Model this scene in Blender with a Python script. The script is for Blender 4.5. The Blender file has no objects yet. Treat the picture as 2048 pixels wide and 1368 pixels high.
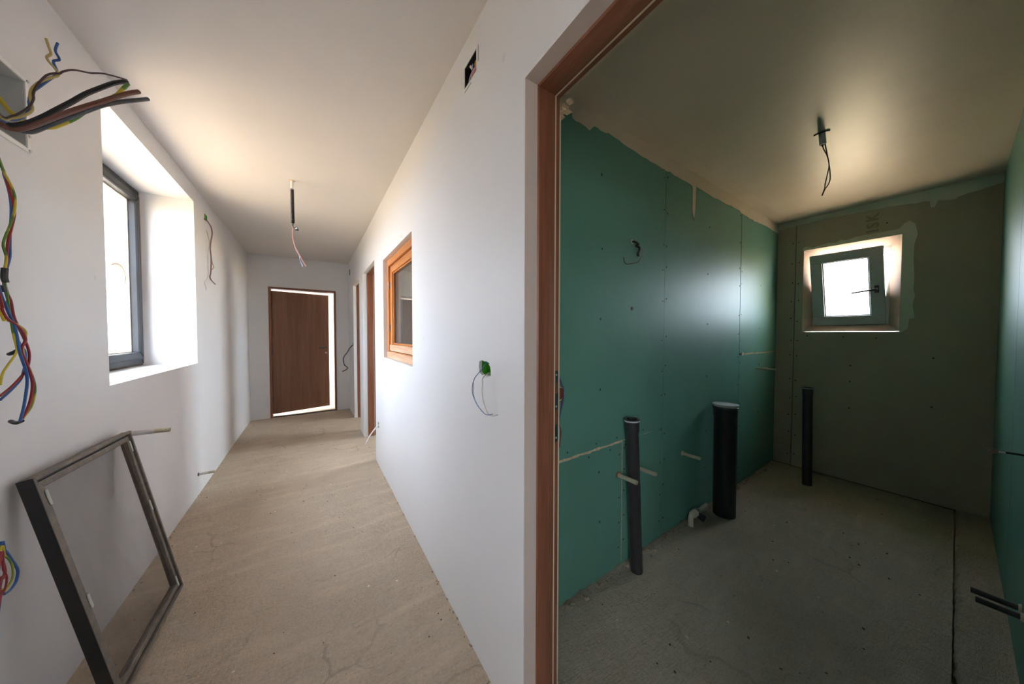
import bpy, bmesh, math, random
from mathutils import Vector, Matrix, noise

random.seed(7)
scene = bpy.context.scene
COL = scene.collection

# ------------------------------------------------------------------ camera
cam_d = bpy.data.cameras.new('camera')
cam_d.sensor_width = 36.0
cam_d.lens = 36.0 * 597.07 / 2048.0
cam_d.clip_start = 0.02
cam = bpy.data.objects.new('camera', cam_d)
COL.objects.link(cam)
YAW, PITCH, ROLL, CAM_H = 0.59175, 0.025727, 0.0013955, 1.39
f_ = Vector((math.sin(YAW) * math.cos(PITCH), math.cos(YAW) * math.cos(PITCH), -math.sin(PITCH)))
r_ = Vector((math.cos(YAW), -math.sin(YAW), 0))
u_ = r_.cross(f_)
r2 = r_ * math.cos(ROLL) + u_ * math.sin(ROLL)
u2 = -r_ * math.sin(ROLL) + u_ * math.cos(ROLL)
cam.matrix_world = Matrix(((r2.x, u2.x, -f_.x, 0), (r2.y, u2.y, -f_.y, 0), (r2.z, u2.z, -f_.z, CAM_H), (0, 0, 0, 1)))
scene.camera = cam

# ------------------------------------------------------------------ daylight
world = bpy.data.worlds.new('sky')
scene.world = world
world.use_nodes = True
bg = world.node_tree.nodes['Background']
bg.inputs['Color'].default_value = (0.76, 0.855, 1.0, 1)
bg.inputs['Strength'].default_value = 7.0

sun_d = bpy.data.lights.new('sun', 'SUN')
sun_d.energy = 16.0
sun_d.color = (1.0, 0.92, 0.80)
sun_d.angle = math.radians(0.6)
sun = bpy.data.objects.new('sun', sun_d)
COL.objects.link(sun)
sun.rotation_euler = (math.radians(36), 0, 0)     # high sun from behind the house, parallel to the corridor
sun.location = (0, -6, 12)


def portal(loc, rot, sx, sy):
    d = bpy.data.lights.new('daylight_portal', 'AREA')
    d.shape = 'RECTANGLE'
    d.size, d.size_y = sx, sy
    d.cycles.is_portal = True
    o = bpy.data.objects.new('daylight_portal', d)
    o.location = loc
    o.rotation_euler = rot
    COL.objects.link(o)


H = math.pi / 2
portal((-1.31, 3.005, 1.83), (0, -H, 0), 1.5, 1.45)        # corridor window
portal((-1.31, -1.6, 1.525), (0, -H, 0), 1.6, 1.45)          # unseen window behind the camera, added to light the hall
portal((4.62, 0.58, 1.83), (0, H, 0), 0.9, 0.7)            # bathroom window
portal((4.62, 3.7, 1.65), (0, H, 0), 1.4, 1.5)             # added, unseen window lighting the room behind the partition
portal((-2.62, 7.9, 1.4), (0, -H, 0), 2.4, 2.4)            # unseen opening, added to brighten the room beyond the far door

vs = scene.view_settings
vs.view_transform = 'Standard'
vs.look = 'None'
vs.gamma = 1.0
vs.use_curve_mapping = False
vs.exposure = 2.6
scene.cycles.max_bounces = 14
scene.cycles.diffuse_bounces = 8
scene.cycles.transparent_max_bounces = 12
scene.cycles.caustics_reflective = False
scene.cycles.caustics_refractive = False
scene.cycles.sample_clamp_indirect = 6.0

# ------------------------------------------------------------------ materials
MATS = {}


def nmat(name):
    m = bpy.data.materials.new(name)
    m.use_nodes = True
    nt = m.node_tree
    b = nt.nodes['Principled BSDF']
    MATS[name] = m
    return m, nt, b


def N(nt, kind, **kw):
    n = nt.nodes.new(kind)
    for k, v in kw.items():
        if k in n.inputs:
            n.inputs[k].default_value = v
        else:
            setattr(n, k, v)
    return n


def ramp(nt, src, stops):
    r = nt.nodes.new('ShaderNodeValToRGB')
    els = r.color_ramp.elements
    while len(els) < len(stops):
        els.new(0.5)
    for e, (p, c) in zip(els, stops):
        e.position = p
        e.color = (*c, 1) if len(c) == 3 else c
    nt.links.new(src, r.inputs[0])
    return r.outputs[0]


def coords(nt, scale=(1, 1, 1), kind='Object'):
    tc = nt.nodes.new('ShaderNodeTexCoord')
    mp = nt.nodes.new('ShaderNodeMapping')
    mp.inputs['Scale'].default_value = scale
    nt.links.new(tc.outputs[kind], mp.inputs[0])
    return mp.outputs[0]


def noise_tex(nt, vec, scale, detail=4, rough=0.55):
    n = N(nt, 'ShaderNodeTexNoise', Scale=scale, Detail=detail, Roughness=rough)
    nt.links.new(vec, n.inputs['Vector'])
    return n.outputs['Fac']


def bump(nt, b, h, strength, dist=0.01):
    n = N(nt, 'ShaderNodeBump', Strength=strength, Distance=dist)
    nt.links.new(h, n.inputs['Height'])
    nt.links.new(n.outputs[0], b.inputs['Normal'])


def mixc(nt, fac, a, c, mode='MIX'):
    n = nt.nodes.new('ShaderNodeMix')
    n.data_type = 'RGBA'
    n.blend_type = mode
    for s, v in ((n.inputs[0], fac), (n.inputs[6], a), (n.inputs[7], c)):
        if isinstance(v, (int, float)):
            s.default_value = v
        elif isinstance(v, tuple):
            s.default_value = (*v, 1)
        else:
            nt.links.new(v, s)
    return n.outputs[2]


def plain(name, col, rough=0.5, metal=0.0, var=0.12, scale=25, bmp=0.0, spec=0.5):
    m, nt, b = nmat(name)
    v = coords(nt)
    n = noise_tex(nt, v, scale)
    lo = tuple(c * (1 - var) for c in col)
    hi = tuple(min(1, c * (1 + var)) for c in col)
    nt.links.new(ramp(nt, n, [(0.3, lo), (0.7, hi)]), b.inputs['Base Color'])
    b.inputs['Roughness'].default_value = rough
    b.inputs['Metallic'].default_value = metal
    b.inputs['Specular IOR Level'].default_value = spec
    if bmp:
        bump(nt, b, n, bmp, 0.004)
    return m


def wall_paint(name, col, rough=0.5, var=0.03, spec=0.4):
    m, nt, b = nmat(name)
    v = coords(nt, kind='Object')
    big = noise_tex(nt, v, 1.7, 5, 0.6)
    lo = tuple(c * (1 - var) for c in col)
    c1 = ramp(nt, big, [(0.3, lo), (0.7, col)])
    sp = noise_tex(nt, v, 9.0, 2, 0.4)
    spot = ramp(nt, sp, [(0.77, (0, 0, 0)), (0.80, (1, 1, 1))])
    c2 = mixc(nt, spot, c1, tuple(c * 0.86 for c in col))
    nt.links.new(c2, b.inputs['Base Color'])
    b.inputs['Roughness'].default_value = rough
    b.inputs['Specular IOR Level'].default_value = spec
    vb = coords(nt, (1, 6, 0.35))
    fine = noise_tex(nt, vb, 3.0, 3, 0.5)
    bump(nt, b, fine, 0.03, 0.01)
    return m


wall_paint('white_paint', (0.675, 0.67, 0.675), 0.48)
wall_paint('white_ceiling', (0.64, 0.60, 0.56), 0.6)
wall_paint('reveal_plaster', (0.60, 0.50, 0.46), 0.7, 0.05)
wall_paint('cream_render', (0.80, 0.74, 0.62), 0.7)
wall_paint('raw_filler', (0.66, 0.57, 0.44), 0.85, 0.12, 0.2)


def screed(name, base, dark, light, stain):
    m, nt, b = nmat(name)
    v = coords(nt, kind='Object')
    vd = coords(nt, (1.0, 0.55, 1.0))
    big = noise_tex(nt, v, 1.3, 6, 0.62)
    c1 = ramp(nt, big, [(0.30, dark), (0.52, base), (0.72, light)])
    mid = noise_tex(nt, vd, 6.0, 8, 0.70)
    c2 = mixc(nt, ramp(nt, mid, [(0.42, (0, 0, 0)), (0.75, (0.45, 0.45, 0.45))]), c1, stain)
    fine = noise_tex(nt, v, 90.0, 6, 0.7)
    c3 = mixc(nt, 0.35, c2, ramp(nt, fine, [(0.35, tuple(x * 0.70 for x in base)), (0.65, tuple(min(1, x * 1.22) for x in base))]))
    vo = N(nt, 'ShaderNodeTexVoronoi', Scale=7.0)
    nt.links.new(v, vo.inputs['Vector'])
    sp = mixc(nt, ramp(nt, vo.outputs['Distance'], [(0.035, (1, 1, 1)), (0.05, (0, 0, 0))]), c3, tuple(min(1, x * 1.7) for x in base))
    vo2 = N(nt, 'ShaderNodeTexVoronoi', Scale=11.0)
    nt.links.new(coords(nt, (1.3, 0.7, 1)), vo2.inputs['Vector'])
    sp2 = mixc(nt, ramp(nt, vo2.outputs['Distance'], [(0.03, (0.8, 0.8, 0.8)), (0.05, (0, 0, 0))]), sp, tuple(x * 0.35 for x in base))
    # trowel strokes, at a slant across the floor
    tc = nt.nodes.new('ShaderNodeTexCoord')
    mp = nt.nodes.new('ShaderNodeMapping')
    mp.inputs['Rotation'].default_value = (0, 0, math.radians(34))
    mp.inputs['Scale'].default_value = (1.0, 5.0, 1.0)
    nt.links.new(tc.outputs['Object'], mp.inputs[0])
    st1 = noise_tex(nt, mp.outputs[0], 26.0, 5, 0.65)
    st2 = noise_tex(nt, mp.outputs[0], 2.4, 4, 0.6)
    c4 = mixc(nt, ramp(nt, st1, [(0.56, (0, 0, 0)), (0.74, (0.55, 0.55, 0.55))]), sp2, tuple(x * 0.52 for x in base))
    c5 = mixc(nt, ramp(nt, st2, [(0.50, (0, 0, 0)), (0.72, (0.55, 0.55, 0.55))]), c4, tuple(min(1, x * 1.22) for x in base))
    # hairline cracks, broken up
    vc = N(nt, 'ShaderNodeTexVoronoi', Scale=1.5)
    vc.feature = 'DISTANCE_TO_EDGE'
    wob = nt.nodes.new('ShaderNodeVectorMath')
    wob.operation = 'MULTIPLY_ADD'
    nz = N(nt, 'ShaderNodeTexNoise', Scale=5.0, Detail=4.0)
    nt.links.new(v, nz.inputs['Vector'])
    nt.links.new(nz.outputs['Color'], wob.inputs[0])
    wob.inputs[1].default_value = (0.16, 0.16, 0.16)
    nt.links.new(v, wob.inputs[2])
    nt.links.new(wob.outputs[0], vc.inputs['Vector'])
    crack = ramp(nt, vc.outputs['Distance'], [(0.003, (1, 1, 1)), (0.010, (0, 0, 0))])
    msk = ramp(nt, noise_tex(nt, v, 2.3, 2), [(0.50, (0, 0, 0)), (0.64, (0.45, 0.45, 0.45))])
    ck = mixc(nt, 1.0, crack, msk, 'MULTIPLY')
    c6 = mixc(nt, ck, c5, tuple(x * 0.45 for x in base))
    nt.links.new(c6, b.inputs['Base Color'])
    b.inputs['Roughness'].default_value = 0.88
    b.inputs['Specular IOR Level'].default_value = 0.25
    h = nt.nodes.new('ShaderNodeMath')
    h.operation = 'MULTIPLY_ADD'
    nt.links.new(noise_tex(nt, coords(nt, (1.0, 0.6, 1.0)), 42.0, 7, 0.72), h.inputs[0])
    h.inputs[1].default_value = 0.55
    nt.links.new(mid, h.inputs[2])
    h2 = nt.nodes.new('ShaderNodeMath')
    h2.operation = 'MULTIPLY_ADD'
    nt.links.new(st1, h2.inputs[0])
    h2.inputs[1].default_value = -0.7
    nt.links.new(h.outputs[0], h2.inputs[2])
    bump(nt, b, h2.outputs[0], 1.0, 0.03)
    return m


screed('screed', (0.73, 0.595, 0.45), (0.63, 0.50, 0.365), (0.79, 0.67, 0.525), (0.57, 0.44, 0.315))
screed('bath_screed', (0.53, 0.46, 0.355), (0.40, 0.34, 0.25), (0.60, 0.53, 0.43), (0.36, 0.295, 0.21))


def board(name, col, rough, var, spec=0.5):
    m, nt, b = nmat(name)
    v = coords(nt, kind='Object')
    big = noise_tex(nt, v, 2.2, 5, 0.6)
    c1 = ramp(nt, big, [(0.3, tuple(c * (1 - var) for c in col)), (0.7, tuple(c * (1 + var) for c in col))])
    sc = noise_tex(nt, coords(nt, (5, 5, 0.8)), 6.0, 5, 0.7)
    c2 = mixc(nt, ramp(nt, sc, [(0.66, (0, 0, 0)), (0.80, (0.30, 0.30, 0.30))]), c1, tuple(min(1, c * 1.5 + 0.10) for c in col))
    nt.links.new(c2, b.inputs['Base Color'])
    b.inputs['Roughness'].default_value = rough
    b.inputs['Specular IOR Level'].default_value = spec
    bump(nt, b, noise_tex(nt, v, 160.0, 3), 0.05, 0.003)
    return m


board('green_board', (0.110, 0.265, 0.205), 0.50, 0.06)
board('grey_board', (0.40, 0.365, 0.275), 0.62, 0.06, 0.3)
board('bath_ceiling', (0.61, 0.51, 0.41), 0.42, 0.05, 0.5)
board('putty', (0.60, 0.51, 0.41), 0.6, 0.06, 0.3)
board('putty_green', (0.60, 0.63, 0.53), 0.6, 0.06, 0.3)


def wood(name, dark, mid, light, axis, rough=0.38, scale=1.0):
    m, nt, b = nmat(name)
    sc = {'x': (0.6, 14, 14), 'y': (14, 0.6, 14), 'z': (14, 14, 0.6)}[axis]
    v = coords(nt, tuple(s * scale for s in sc))
    n1 = noise_tex(nt, v, 2.2, 6, 0.6)
    n2 = noise_tex(nt, v, 11.0, 4, 0.6)
    c1 = ramp(nt, n1, [(0.28, dark), (0.5, mid), (0.72, light)])
    c2 = mixc(nt, 0.28, c1, ramp(nt, n2, [(0.35, dark), (0.65, light)]))
    nt.links.new(c2, b.inputs['Base Color'])
    b.inputs['Roughness'].default_value = rough
    b.inputs['Specular IOR Level'].default_value = 0.4
    bump(nt, b, n2, 0.05, 0.002)
    return m


W1 = ((0.150, 0.054, 0.028), (0.220, 0.084, 0.046), (0.295, 0.126, 0.074))
wood('walnut_upright', *W1, 'z')
wood('walnut_lying', *W1, 'y')
wood('walnut_across', *W1, 'x')
wood('door_veneer', (0.16, 0.072, 0.040), (0.215, 0.105, 0.062), (0.275, 0.145, 0.09), 'z', 0.5, 0.6)
W2 = ((0.36, 0.12, 0.030), (0.50, 0.19, 0.055), (0.60, 0.27, 0.10))
wood('pine_upright', *W2, 'z', 0.3)
wood('pine_lying', *W2, 'y', 0.3)
wood('dusty_pine', (0.42, 0.21, 0.10), (0.52, 0.29, 0.16), (0.66, 0.47, 0.33), 'y', 0.6)

plain('grey_plastic', (0.030, 0.033, 0.038), 0.48, 0, 0.06, 25, 0.0, 0.25)
plain('sash_plastic', (0.50, 0.52, 0.53), 0.4, 0, 0.04)
plain('frame_plastic', (0.56, 0.42, 0.34), 0.6, 0, 0.10, 9)
plain('black_rubber', (0.012, 0.012, 0.013), 0.45, 0, 0.2, 40, 0.05)
plain('lug_bronze', (0.16, 0.11, 0.08), 0.4, 0.3, 0.1)
plain('pipe_grey', (0.034, 0.030, 0.031), 0.34, 0, 0.15, 18)
plain('pipe_black', (0.016, 0.017, 0.020), 0.45, 0, 0.2, 18)
plain('cap_grey', (0.50, 0.51, 0.52), 0.55, 0, 0.12, 30)
plain('beige_pipe', (0.42, 0.37, 0.26), 0.5, 0, 0.10)
plain('stub_paint', (0.50, 0.49, 0.48), 0.6, 0, 0.15)
plain('navy_plastic', (0.010, 0.014, 0.030), 0.4)
plain('white_pipe', (0.62, 0.58, 0.47), 0.45, 0, 0.08)
plain('rust', (0.20, 0.07, 0.025), 0.8, 0, 0.3)
plain('dark_bore', (0.02, 0.014, 0.011), 0.8)
plain('steel', (0.55, 0.56, 0.55), 0.35, 0.9, 0.06)
plain('dark_steel', (0.10, 0.105, 0.11), 0.38, 0.85, 0.1)
plain('box_metal', (0.52, 0.53, 0.51), 0.22, 0.15, 0.12, 4)
plain('white_metal', (0.72, 0.72, 0.70), 0.4, 0, 0.04)
plain('seal_cream', (0.62, 0.50, 0.37), 0.6, 0, 0.06)
plain('foam', (0.62, 0.47, 0.32), 0.9, 0, 0.15, 20, 0.3)
plain('green_plastic', (0.06, 0.34, 0.012), 0.4, 0, 0.25, 60)
plain('white_cable', (0.66, 0.62, 0.60), 0.45)
plain('clear_cable', (0.56, 0.52, 0.48), 0.35)
plain('grey_cable', (0.075, 0.078, 0.085), 0.45, 0, 0.2, 60, 0.15)
plain('black_cable', (0.010, 0.010, 0.012), 0.38, 0, 0.2, 60, 0.25)
plain('brown_cable', (0.135, 0.045, 0.025), 0.42, 0, 0.15, 60, 0.1)
plain('brown_wire', (0.060, 0.030, 0.026), 0.4)
plain('blue_wire', (0.025, 0.10, 0.30), 0.35)
plain('lilac_wire', (0.28, 0.30, 0.42), 0.4)
plain('red_wire', (0.26, 0.018, 0.022), 0.35)
plain('pink_wire', (0.50, 0.22, 0.20), 0.4)
plain('purple_wire', (0.22, 0.12, 0.15), 0.4)
plain('yellow_insulation', (0.42, 0.33, 0.11), 0.4)
plain('amber_wire', (0.60, 0.30, 0.03), 0.4)
plain('screen_frame', (0.085, 0.062, 0.048), 0.5, 0.2, 0.30, 30, 0.1)
plain('screen_edge', (0.010, 0.009, 0.009), 0.5, 0, 0.2)
plain('screen_face', (0.16, 0.135, 0.11), 0.55, 0.1, 0.28, 26, 0.1)
plain('clip_plastic', (0.44, 0.46, 0.40), 0.5)
plain('print_ink', (0.25, 0.23, 0.175), 0.7)
plain('joint_shadow', (0.05, 0.055, 0.045), 0.9)
plain('torn_paper', (0.58, 0.45, 0.30), 0.9, 0, 0.25, 40, 0.2)
plain('rubble', (0.36, 0.29, 0.21), 0.9, 0, 0.35, 60, 0.2)
plain('dark_rubble', (0.10, 0.075, 0.05), 0.9, 0, 0.35, 60, 0.2)
plain('plaster_crumb', (0.70, 0.66, 0.58), 0.9, 0, 0.1, 60)
plain('dirt_line', (0.11, 0.085, 0.06), 0.95, 0, 0.3, 30)


def stripe_wire(name):            # yellow and green striped insulation
    m, nt, b = nmat(name)
    v = coords(nt)
    w = N(nt, 'ShaderNodeTexNoise', Scale=14.0, Detail=0.0)
    nt.links.new(v, w.inputs['Vector'])
    nt.links.new(ramp(nt, w.outputs['Fac'], [(0.47, (0.085, 0.20, 0.020)), (0.53, (0.55, 0.42, 0.03))]), b.inputs['Base Color'])
    b.inputs['Roughness'].default_value = 0.4
    return m


stripe_wire('earth_wire')


def glass(name, tint, haze=0.0, haze_col=(0.9, 0.9, 0.9), refl=0.08):
    m, nt, b = nmat(name)
    nt.nodes.remove(b)
    out = nt.nodes['Material Output']
    tr = N(nt, 'ShaderNodeBsdfTransparent', Color=(*tint, 1))
    gl = N(nt, 'ShaderNodeBsdfGlossy', Roughness=0.03)
    mx = nt.nodes.new('ShaderNodeMixShader')
    lw = N(nt, 'ShaderNodeLayerWeight', Blend=0.5)       # the same from either side of the pane
    pw = nt.nodes.new('ShaderNodeMath')
    pw.operation = 'POWER'
    pw.inputs[1].default_value = 5.0
    nt.links.new(lw.outputs['Facing'], pw.inputs[0])
    ma = nt.nodes.new('ShaderNodeMath')
    ma.operation = 'MULTIPLY_ADD'
    ma.inputs[1].default_value = 0.9 if refl else 0.0
    ma.inputs[2].default_value = refl * 0.5
    nt.links.new(pw.outputs[0], ma.inputs[0])
    nt.links.new(ma.outputs[0], mx.inputs[0])
    nt.links.new(tr.outputs[0], mx.inputs[1])
    nt.links.new(gl.outputs[0], mx.inputs[2])
    last = mx.outputs[0]
    if haze:
        df = N(nt, 'ShaderNodeBsdfDiffuse', Color=(*haze_col, 1))
        tl = N(nt, 'ShaderNodeBsdfTranslucent', Color=(*haze_col, 1))
        m1 = nt.nodes.new('ShaderNodeMixShader')
        m1.inputs[0].default_value = 0.5
        nt.links.new(df.outputs[0], m1.inputs[1])
        nt.links.new(tl.outputs[0], m1.inputs[2])
        m2 = nt.nodes.new('ShaderNodeMixShader')
        nz = noise_tex(nt, coords(nt, (1, 3, 1)), 3.0, 5, 0.6)
        nt.links.new(ramp(nt, nz, [(0.2, (haze * 0.85,) * 3), (0.8, (min(1, haze * 1.15),) * 3)]), m2.inputs[0])
        nt.links.new(last, m2.inputs[1])
        nt.links.new(m1.outputs[0], m2.inputs[2])
        last = m2.outputs[0]
    nt.links.new(last, out.inputs[0])
    return m


glass('clear_glass', (0.95, 0.97, 0.96))
glass('dusty_glass', (0.90, 0.905, 0.91), 0.15, (0.66, 0.66, 0.64))
glass('hazy_glass', (0.85, 0.855, 0.86), 0.28, (0.66, 0.66, 0.64))
glass('indoor_glass', (0.72, 0.74, 0.74), 0.05, (0.8, 0.8, 0.78))
glass('fly_mesh', (0.97, 0.965, 0.96), 0.22, (0.26, 0.24, 0.22), 0.0)


# unseen ground, grass and earth; one side darkened, one paled to set bounced light
for gname, g0, g1 in (('ground_dim_bounce', (0.17, 0.155, 0.07), (0.32, 0.225, 0.13)), ('ground_bright_bounce', (0.36, 0.31, 0.14), (0.62, 0.45, 0.29))):
    m, nt, b = nmat(gname)
    n_ = noise_tex(nt, coords(nt), 0.5, 5)
    nt.links.new(ramp(nt, n_, [(0.36, g0), (0.50, g1)]), b.inputs['Base Color'])
    b.inputs['Roughness'].default_value = 0.95

# ------------------------------------------------------------------ mesh helpers
WLOC = {}


def props(o, label=None, cat=None, group=None, kind=None):
    for k, v in (('label', label), ('category', cat), ('group', group), ('kind', kind)):
        if v:
            o[k] = v
    return o


def empty(name, loc, label=None, cat=None, group=None, kind=None):
    o = bpy.data.objects.new(name, None)
    o.empty_display_size = 0.05
    o.location = loc
    COL.objects.link(o)
    WLOC[o.name] = Vector(loc)
    return props(o, label, cat, group, kind)


class MB:
    def __init__(self):
        self.v, self.f, self.mi, self.cur = [], [], [], 0

    def add(self, vs, fs):
        n = len(self.v)
        self.v += [Vector(p) for p in vs]
        self.f += [tuple(i + n for i in f) for f in fs]
        self.mi += [self.cur] * len(fs)
        return self

    def box(self, x0, x1, y0, y1, z0, z1):
        return self.hexa([(x0, y0, z0), (x1, y0, z0), (x1, y1, z0), (x0, y1, z0), (x0, y0, z1), (x1, y0, z1), (x1, y1, z1), (x0, y1, z1)])

    def hexa(self, p):
        return self.add(p, [(0, 3, 2, 1), (4, 5, 6, 7), (0, 1, 5, 4), (1, 2, 6, 5), (2, 3, 7, 6), (3, 0, 4, 7)])

    def prism(self, pts, d):
        """polygon of 3-D points pushed along d"""
        n = len(pts)
        a = [Vector(p) for p in pts]
        bb = [p + Vector(d) for p in a]
        return self.add(a + bb, [tuple(range(n))[::-1], tuple(range(n, 2 * n))] + [(i, (i + 1) % n, n + (i + 1) % n, n + i) for i in range(n)])

    def tube(self, pts, r, seg=8, smooth=6, cap=True):
        pts = [Vector(p) for p in pts]
        if smooth and len(pts) > 2:
            out = []
            for i in range(len(pts) - 1):
                p0 = pts[max(i - 1, 0)]; p1 = pts[i]; p2 = pts[i + 1]; p3 = pts[min(i + 2, len(pts) - 1)]
                for k in range(smooth):
                    t = k / smooth
                    out.append(0.5 * ((2 * p1) + (p2 - p0) * t + (2 * p0 - 5 * p1 + 4 * p2 - p3) * t * t + (3 * p1 - p0 - 3 * p2 + p3) * t ** 3))
            out.append(pts[-1])
            pts = out
        n = len(pts)
        rs = r if isinstance(r, (list, tuple)) else [r] * n
        if len(rs) != n:
            rs = [rs[min(int(i / max(n - 1, 1) * (len(rs) - 1) + 0.5), len(rs) - 1)] for i in range(n)]
        t0 = (pts[1] - pts[0]).normalized()
        up = Vector((0, 0, 1)) if abs(t0.z) < 0.9 else Vector((1, 0, 0))
        nrm = (up - t0 * up.dot(t0)).normalized()
        vs, fs = [], []
        for i, p in enumerate(pts):
            t = (pts[min(i + 1, n - 1)] - pts[max(i - 1, 0)])
            t = t.normalized() if t.length > 1e-9 else t0
            nrm = (nrm - t * nrm.dot(t))
            nrm = nrm.normalized() if nrm.length > 1e-9 else t.orthogonal().normalized()
            bi = t.cross(nrm)
            for k in range(seg):
                a = 2 * math.pi * k / seg
                vs.append(p + (nrm * math.cos(a) + bi * math.sin(a)) * rs[i])
            if i:
                for k in range(seg):
                    k2 = (k + 1) % seg
                    fs.append(((i - 1) * seg + k, (i - 1) * seg + k2, i * seg + k2, i * seg + k))
        if cap:
            fs.append(tuple(range(seg))[::-1])
            fs.append(tuple((n - 1) * seg + k for k in range(seg)))
        return self.add(vs, fs)

    def lathe(self, prof, base, axis, seg=24):
        """profile of (radius, height) turned about axis from base"""
        ax = Vector(axis).normalized()
        u = ax.orthogonal().normalized()
        w = ax.cross(u)
        base = Vector(base)
        vs, fs = [], []
        n = len(prof)
        for (r, h) in prof:
            for k in range(seg):
                a = 2 * math.pi * k / seg
                vs.append(base + ax * h + (u * math.cos(a) + w * math.sin(a)) * max(r, 1e-5))
        for i in range(1, n):
            for k in range(seg):
                k2 = (k + 1) % seg
                fs.append(((i - 1) * seg + k, (i - 1) * seg + k2, i * seg + k2, i * seg + k))
        return self.add(vs, fs)

    def build(self, name, mats, parent=None, smooth=False, bevel=0.0, label=None, cat=None, group=None, kind=None, angle=40):
        c = sum(self.v, Vector()) / len(self.v)
        lo = Vector((min(p.x for p in self.v), min(p.y for p in self.v), min(p.z for p in self.v)))
        hi = Vector((max(p.x for p in self.v), max(p.y for p in self.v), max(p.z for p in self.v)))
        c = (lo + hi) / 2
        me = bpy.data.meshes.new(name)
        me.from_pydata([p - c for p in self.v], [], self.f)
        for mn in ([mats] if isinstance(mats, str) else mats):
            me.materials.append(MATS[mn])
        me.polygons.foreach_set('material_index', self.mi)
        me.update()
        bm = bmesh.new()
        bm.from_mesh(me)
        bmesh.ops.recalc_face_normals(bm, faces=bm.faces)
        bm.to_mesh(me)
        bm.free()
        o = bpy.data.objects.new(name, me)
        COL.objects.link(o)
        WLOC[o.name] = c
        if parent is not None:
            o.parent = parent
            o.location = c - WLOC[parent.name]
        else:
            o.location = c
        if smooth:
            me.polygons.foreach_set('use_smooth', [True] * len(me.polygons))
            me.set_sharp_from_angle(angle=math.radians(angle))
        if bevel:
            md = o.modifiers.new('bevel', 'BEVEL')
            md.width = bevel
            md.segments = 2
            md.limit_method = 'ANGLE'
            md.angle_limit = math.radians(50)
        return props(o, label, cat, group, kind)


def box(name, x0, x1, y0, y1, z0, z1, mat, parent=None, bevel=0.0, **kw):
    return MB().box(x0, x1, y0, y1, z0, z1).build(name, mat, parent, False, bevel, **kw)


def tube(name, pts, r, mat, parent=None, seg=8, smooth=6, **kw):
    return MB().tube(pts, r, seg, smooth).build(name, mat, parent, True, **kw)


def slab(mb, axis, a0, a1, u0, u1, z0, z1, holes):
    """solid wall layer of thickness a0..a1 with rectangular holes (u0,u1,z0,z1)"""
    us = sorted({u0, u1, *[h[i] for h in holes for i in (0, 1)]})
    zs = sorted({z0, z1, *[h[i] for h in holes for i in (2, 3)]})
    us = [u for u in us if u0 <= u <= u1]
    zs = [z for z in zs if z0 <= z <= z1]
    nu, nz = len(us) - 1, len(zs) - 1

    def solid(i, j):
        if not (0 <= i < nu and 0 <= j < nz):
            return False
        cu, cz = (us[i] + us[i + 1]) / 2, (zs[j] + zs[j + 1]) / 2
        return not any(h[0] < cu < h[1] and h[2] < cz < h[3] for h in holes)

    def P(a, u, z):
        return (a, u, z) if axis == 'X' else (u, a, z)
    idx = {}
    vs, fs = [], []

    def V(s, i, j):
        k = (s, i, j)
        if k not in idx:
            idx[k] = len(vs)
            vs.append(P((a0, a1)[s], us[i], zs[j]))
        return idx[k]
    for i in range(nu):
        for j in range(nz):
            if not solid(i, j):
                continue
            fs.append((V(0, i, j), V(0, i + 1, j), V(0, i + 1, j + 1), V(0, i, j + 1)))
            fs.append((V(1, i, j), V(1, i, j + 1), V(1, i + 1, j + 1), V(1, i + 1, j)))
            for di, dj, e in ((-1, 0, ((i, j), (i, j + 1))), (1, 0, ((i + 1, j), (i + 1, j + 1))), (0, -1, ((i, j), (i + 1, j))), (0, 1, ((i, j + 1), (i + 1, j + 1)))):
                if not solid(i + di, j + dj):
                    (p, q), (s, t) = e
                    fs.append((V(0, p, q), V(0, s, t), V(1, s, t), V(1, p, q)))
    return mb.add(vs, fs)


def wall(name, axis, layers, mats, bevel=0.0, **kw):
    """layers: (a0, a1, u0, u1, z0, z1, holes, material index)"""
    mb = MB()
    for L in layers:
        mb.cur = L[7] if len(L) > 7 else 0
        slab(mb, axis, *L[:7])
    return mb.build(name, mats, None, False, bevel, kind='structure', **kw)


def relief_floor(name, x0, x1, y0, y1, step, amp, mat, seed, z=0.0, extra=None):
    nx, ny = max(2, int((x1 - x0) / step)), max(2, int((y1 - y0) / step))
    mb = MB()
    vs, fs = [], []
    for j in range(ny + 1):
        for i in range(nx + 1):
            x, y = x0 + (x1 - x0) * i / nx, y0 + (y1 - y0) * j / ny
            h = noise.fractal(Vector((x * 1.3 + seed, y * 1.0, seed)), 0.9, 2.0, 3) * amp
            h += noise.noise(Vector((x * 26 + seed, y * 17, 3.1))) * amp * 0.22 + noise.noise(Vector((x * 55, y * 34 + seed, 7.7))) * amp * 0.12
            if extra:
                h += extra(x, y)
            vs.append((x, y, z + h))
    for j in range(ny):
        for i in range(nx):
            a = j * (nx + 1) + i
            fs.append((a, a + 1, a + nx + 2, a + nx + 1))
    mb.add(vs, fs)
    o = mb.build(name, mat, None, True, kind='structure', angle=80)
    for p in o.data.polygons:
        if p.normal.z < 0:
            o.data.flip_normals()
            break
    return o


def ragged(pts, axis, amp, n=6, seed=0):
    """insert wobbling points between the given 2-D points"""
    out = []
    for k in range(len(pts) - 1):
        a, c = Vector(pts[k]), Vector(pts[k + 1])
        for i in range(n):
            p = a.lerp(c, i / n)
            w = noise.noise(Vector((p.x * 31 + seed, p.y * 31, seed))) * amp
            p[axis] += w
            out.append((p.x, p.y))
    out.append(pts[-1])
    return out


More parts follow.
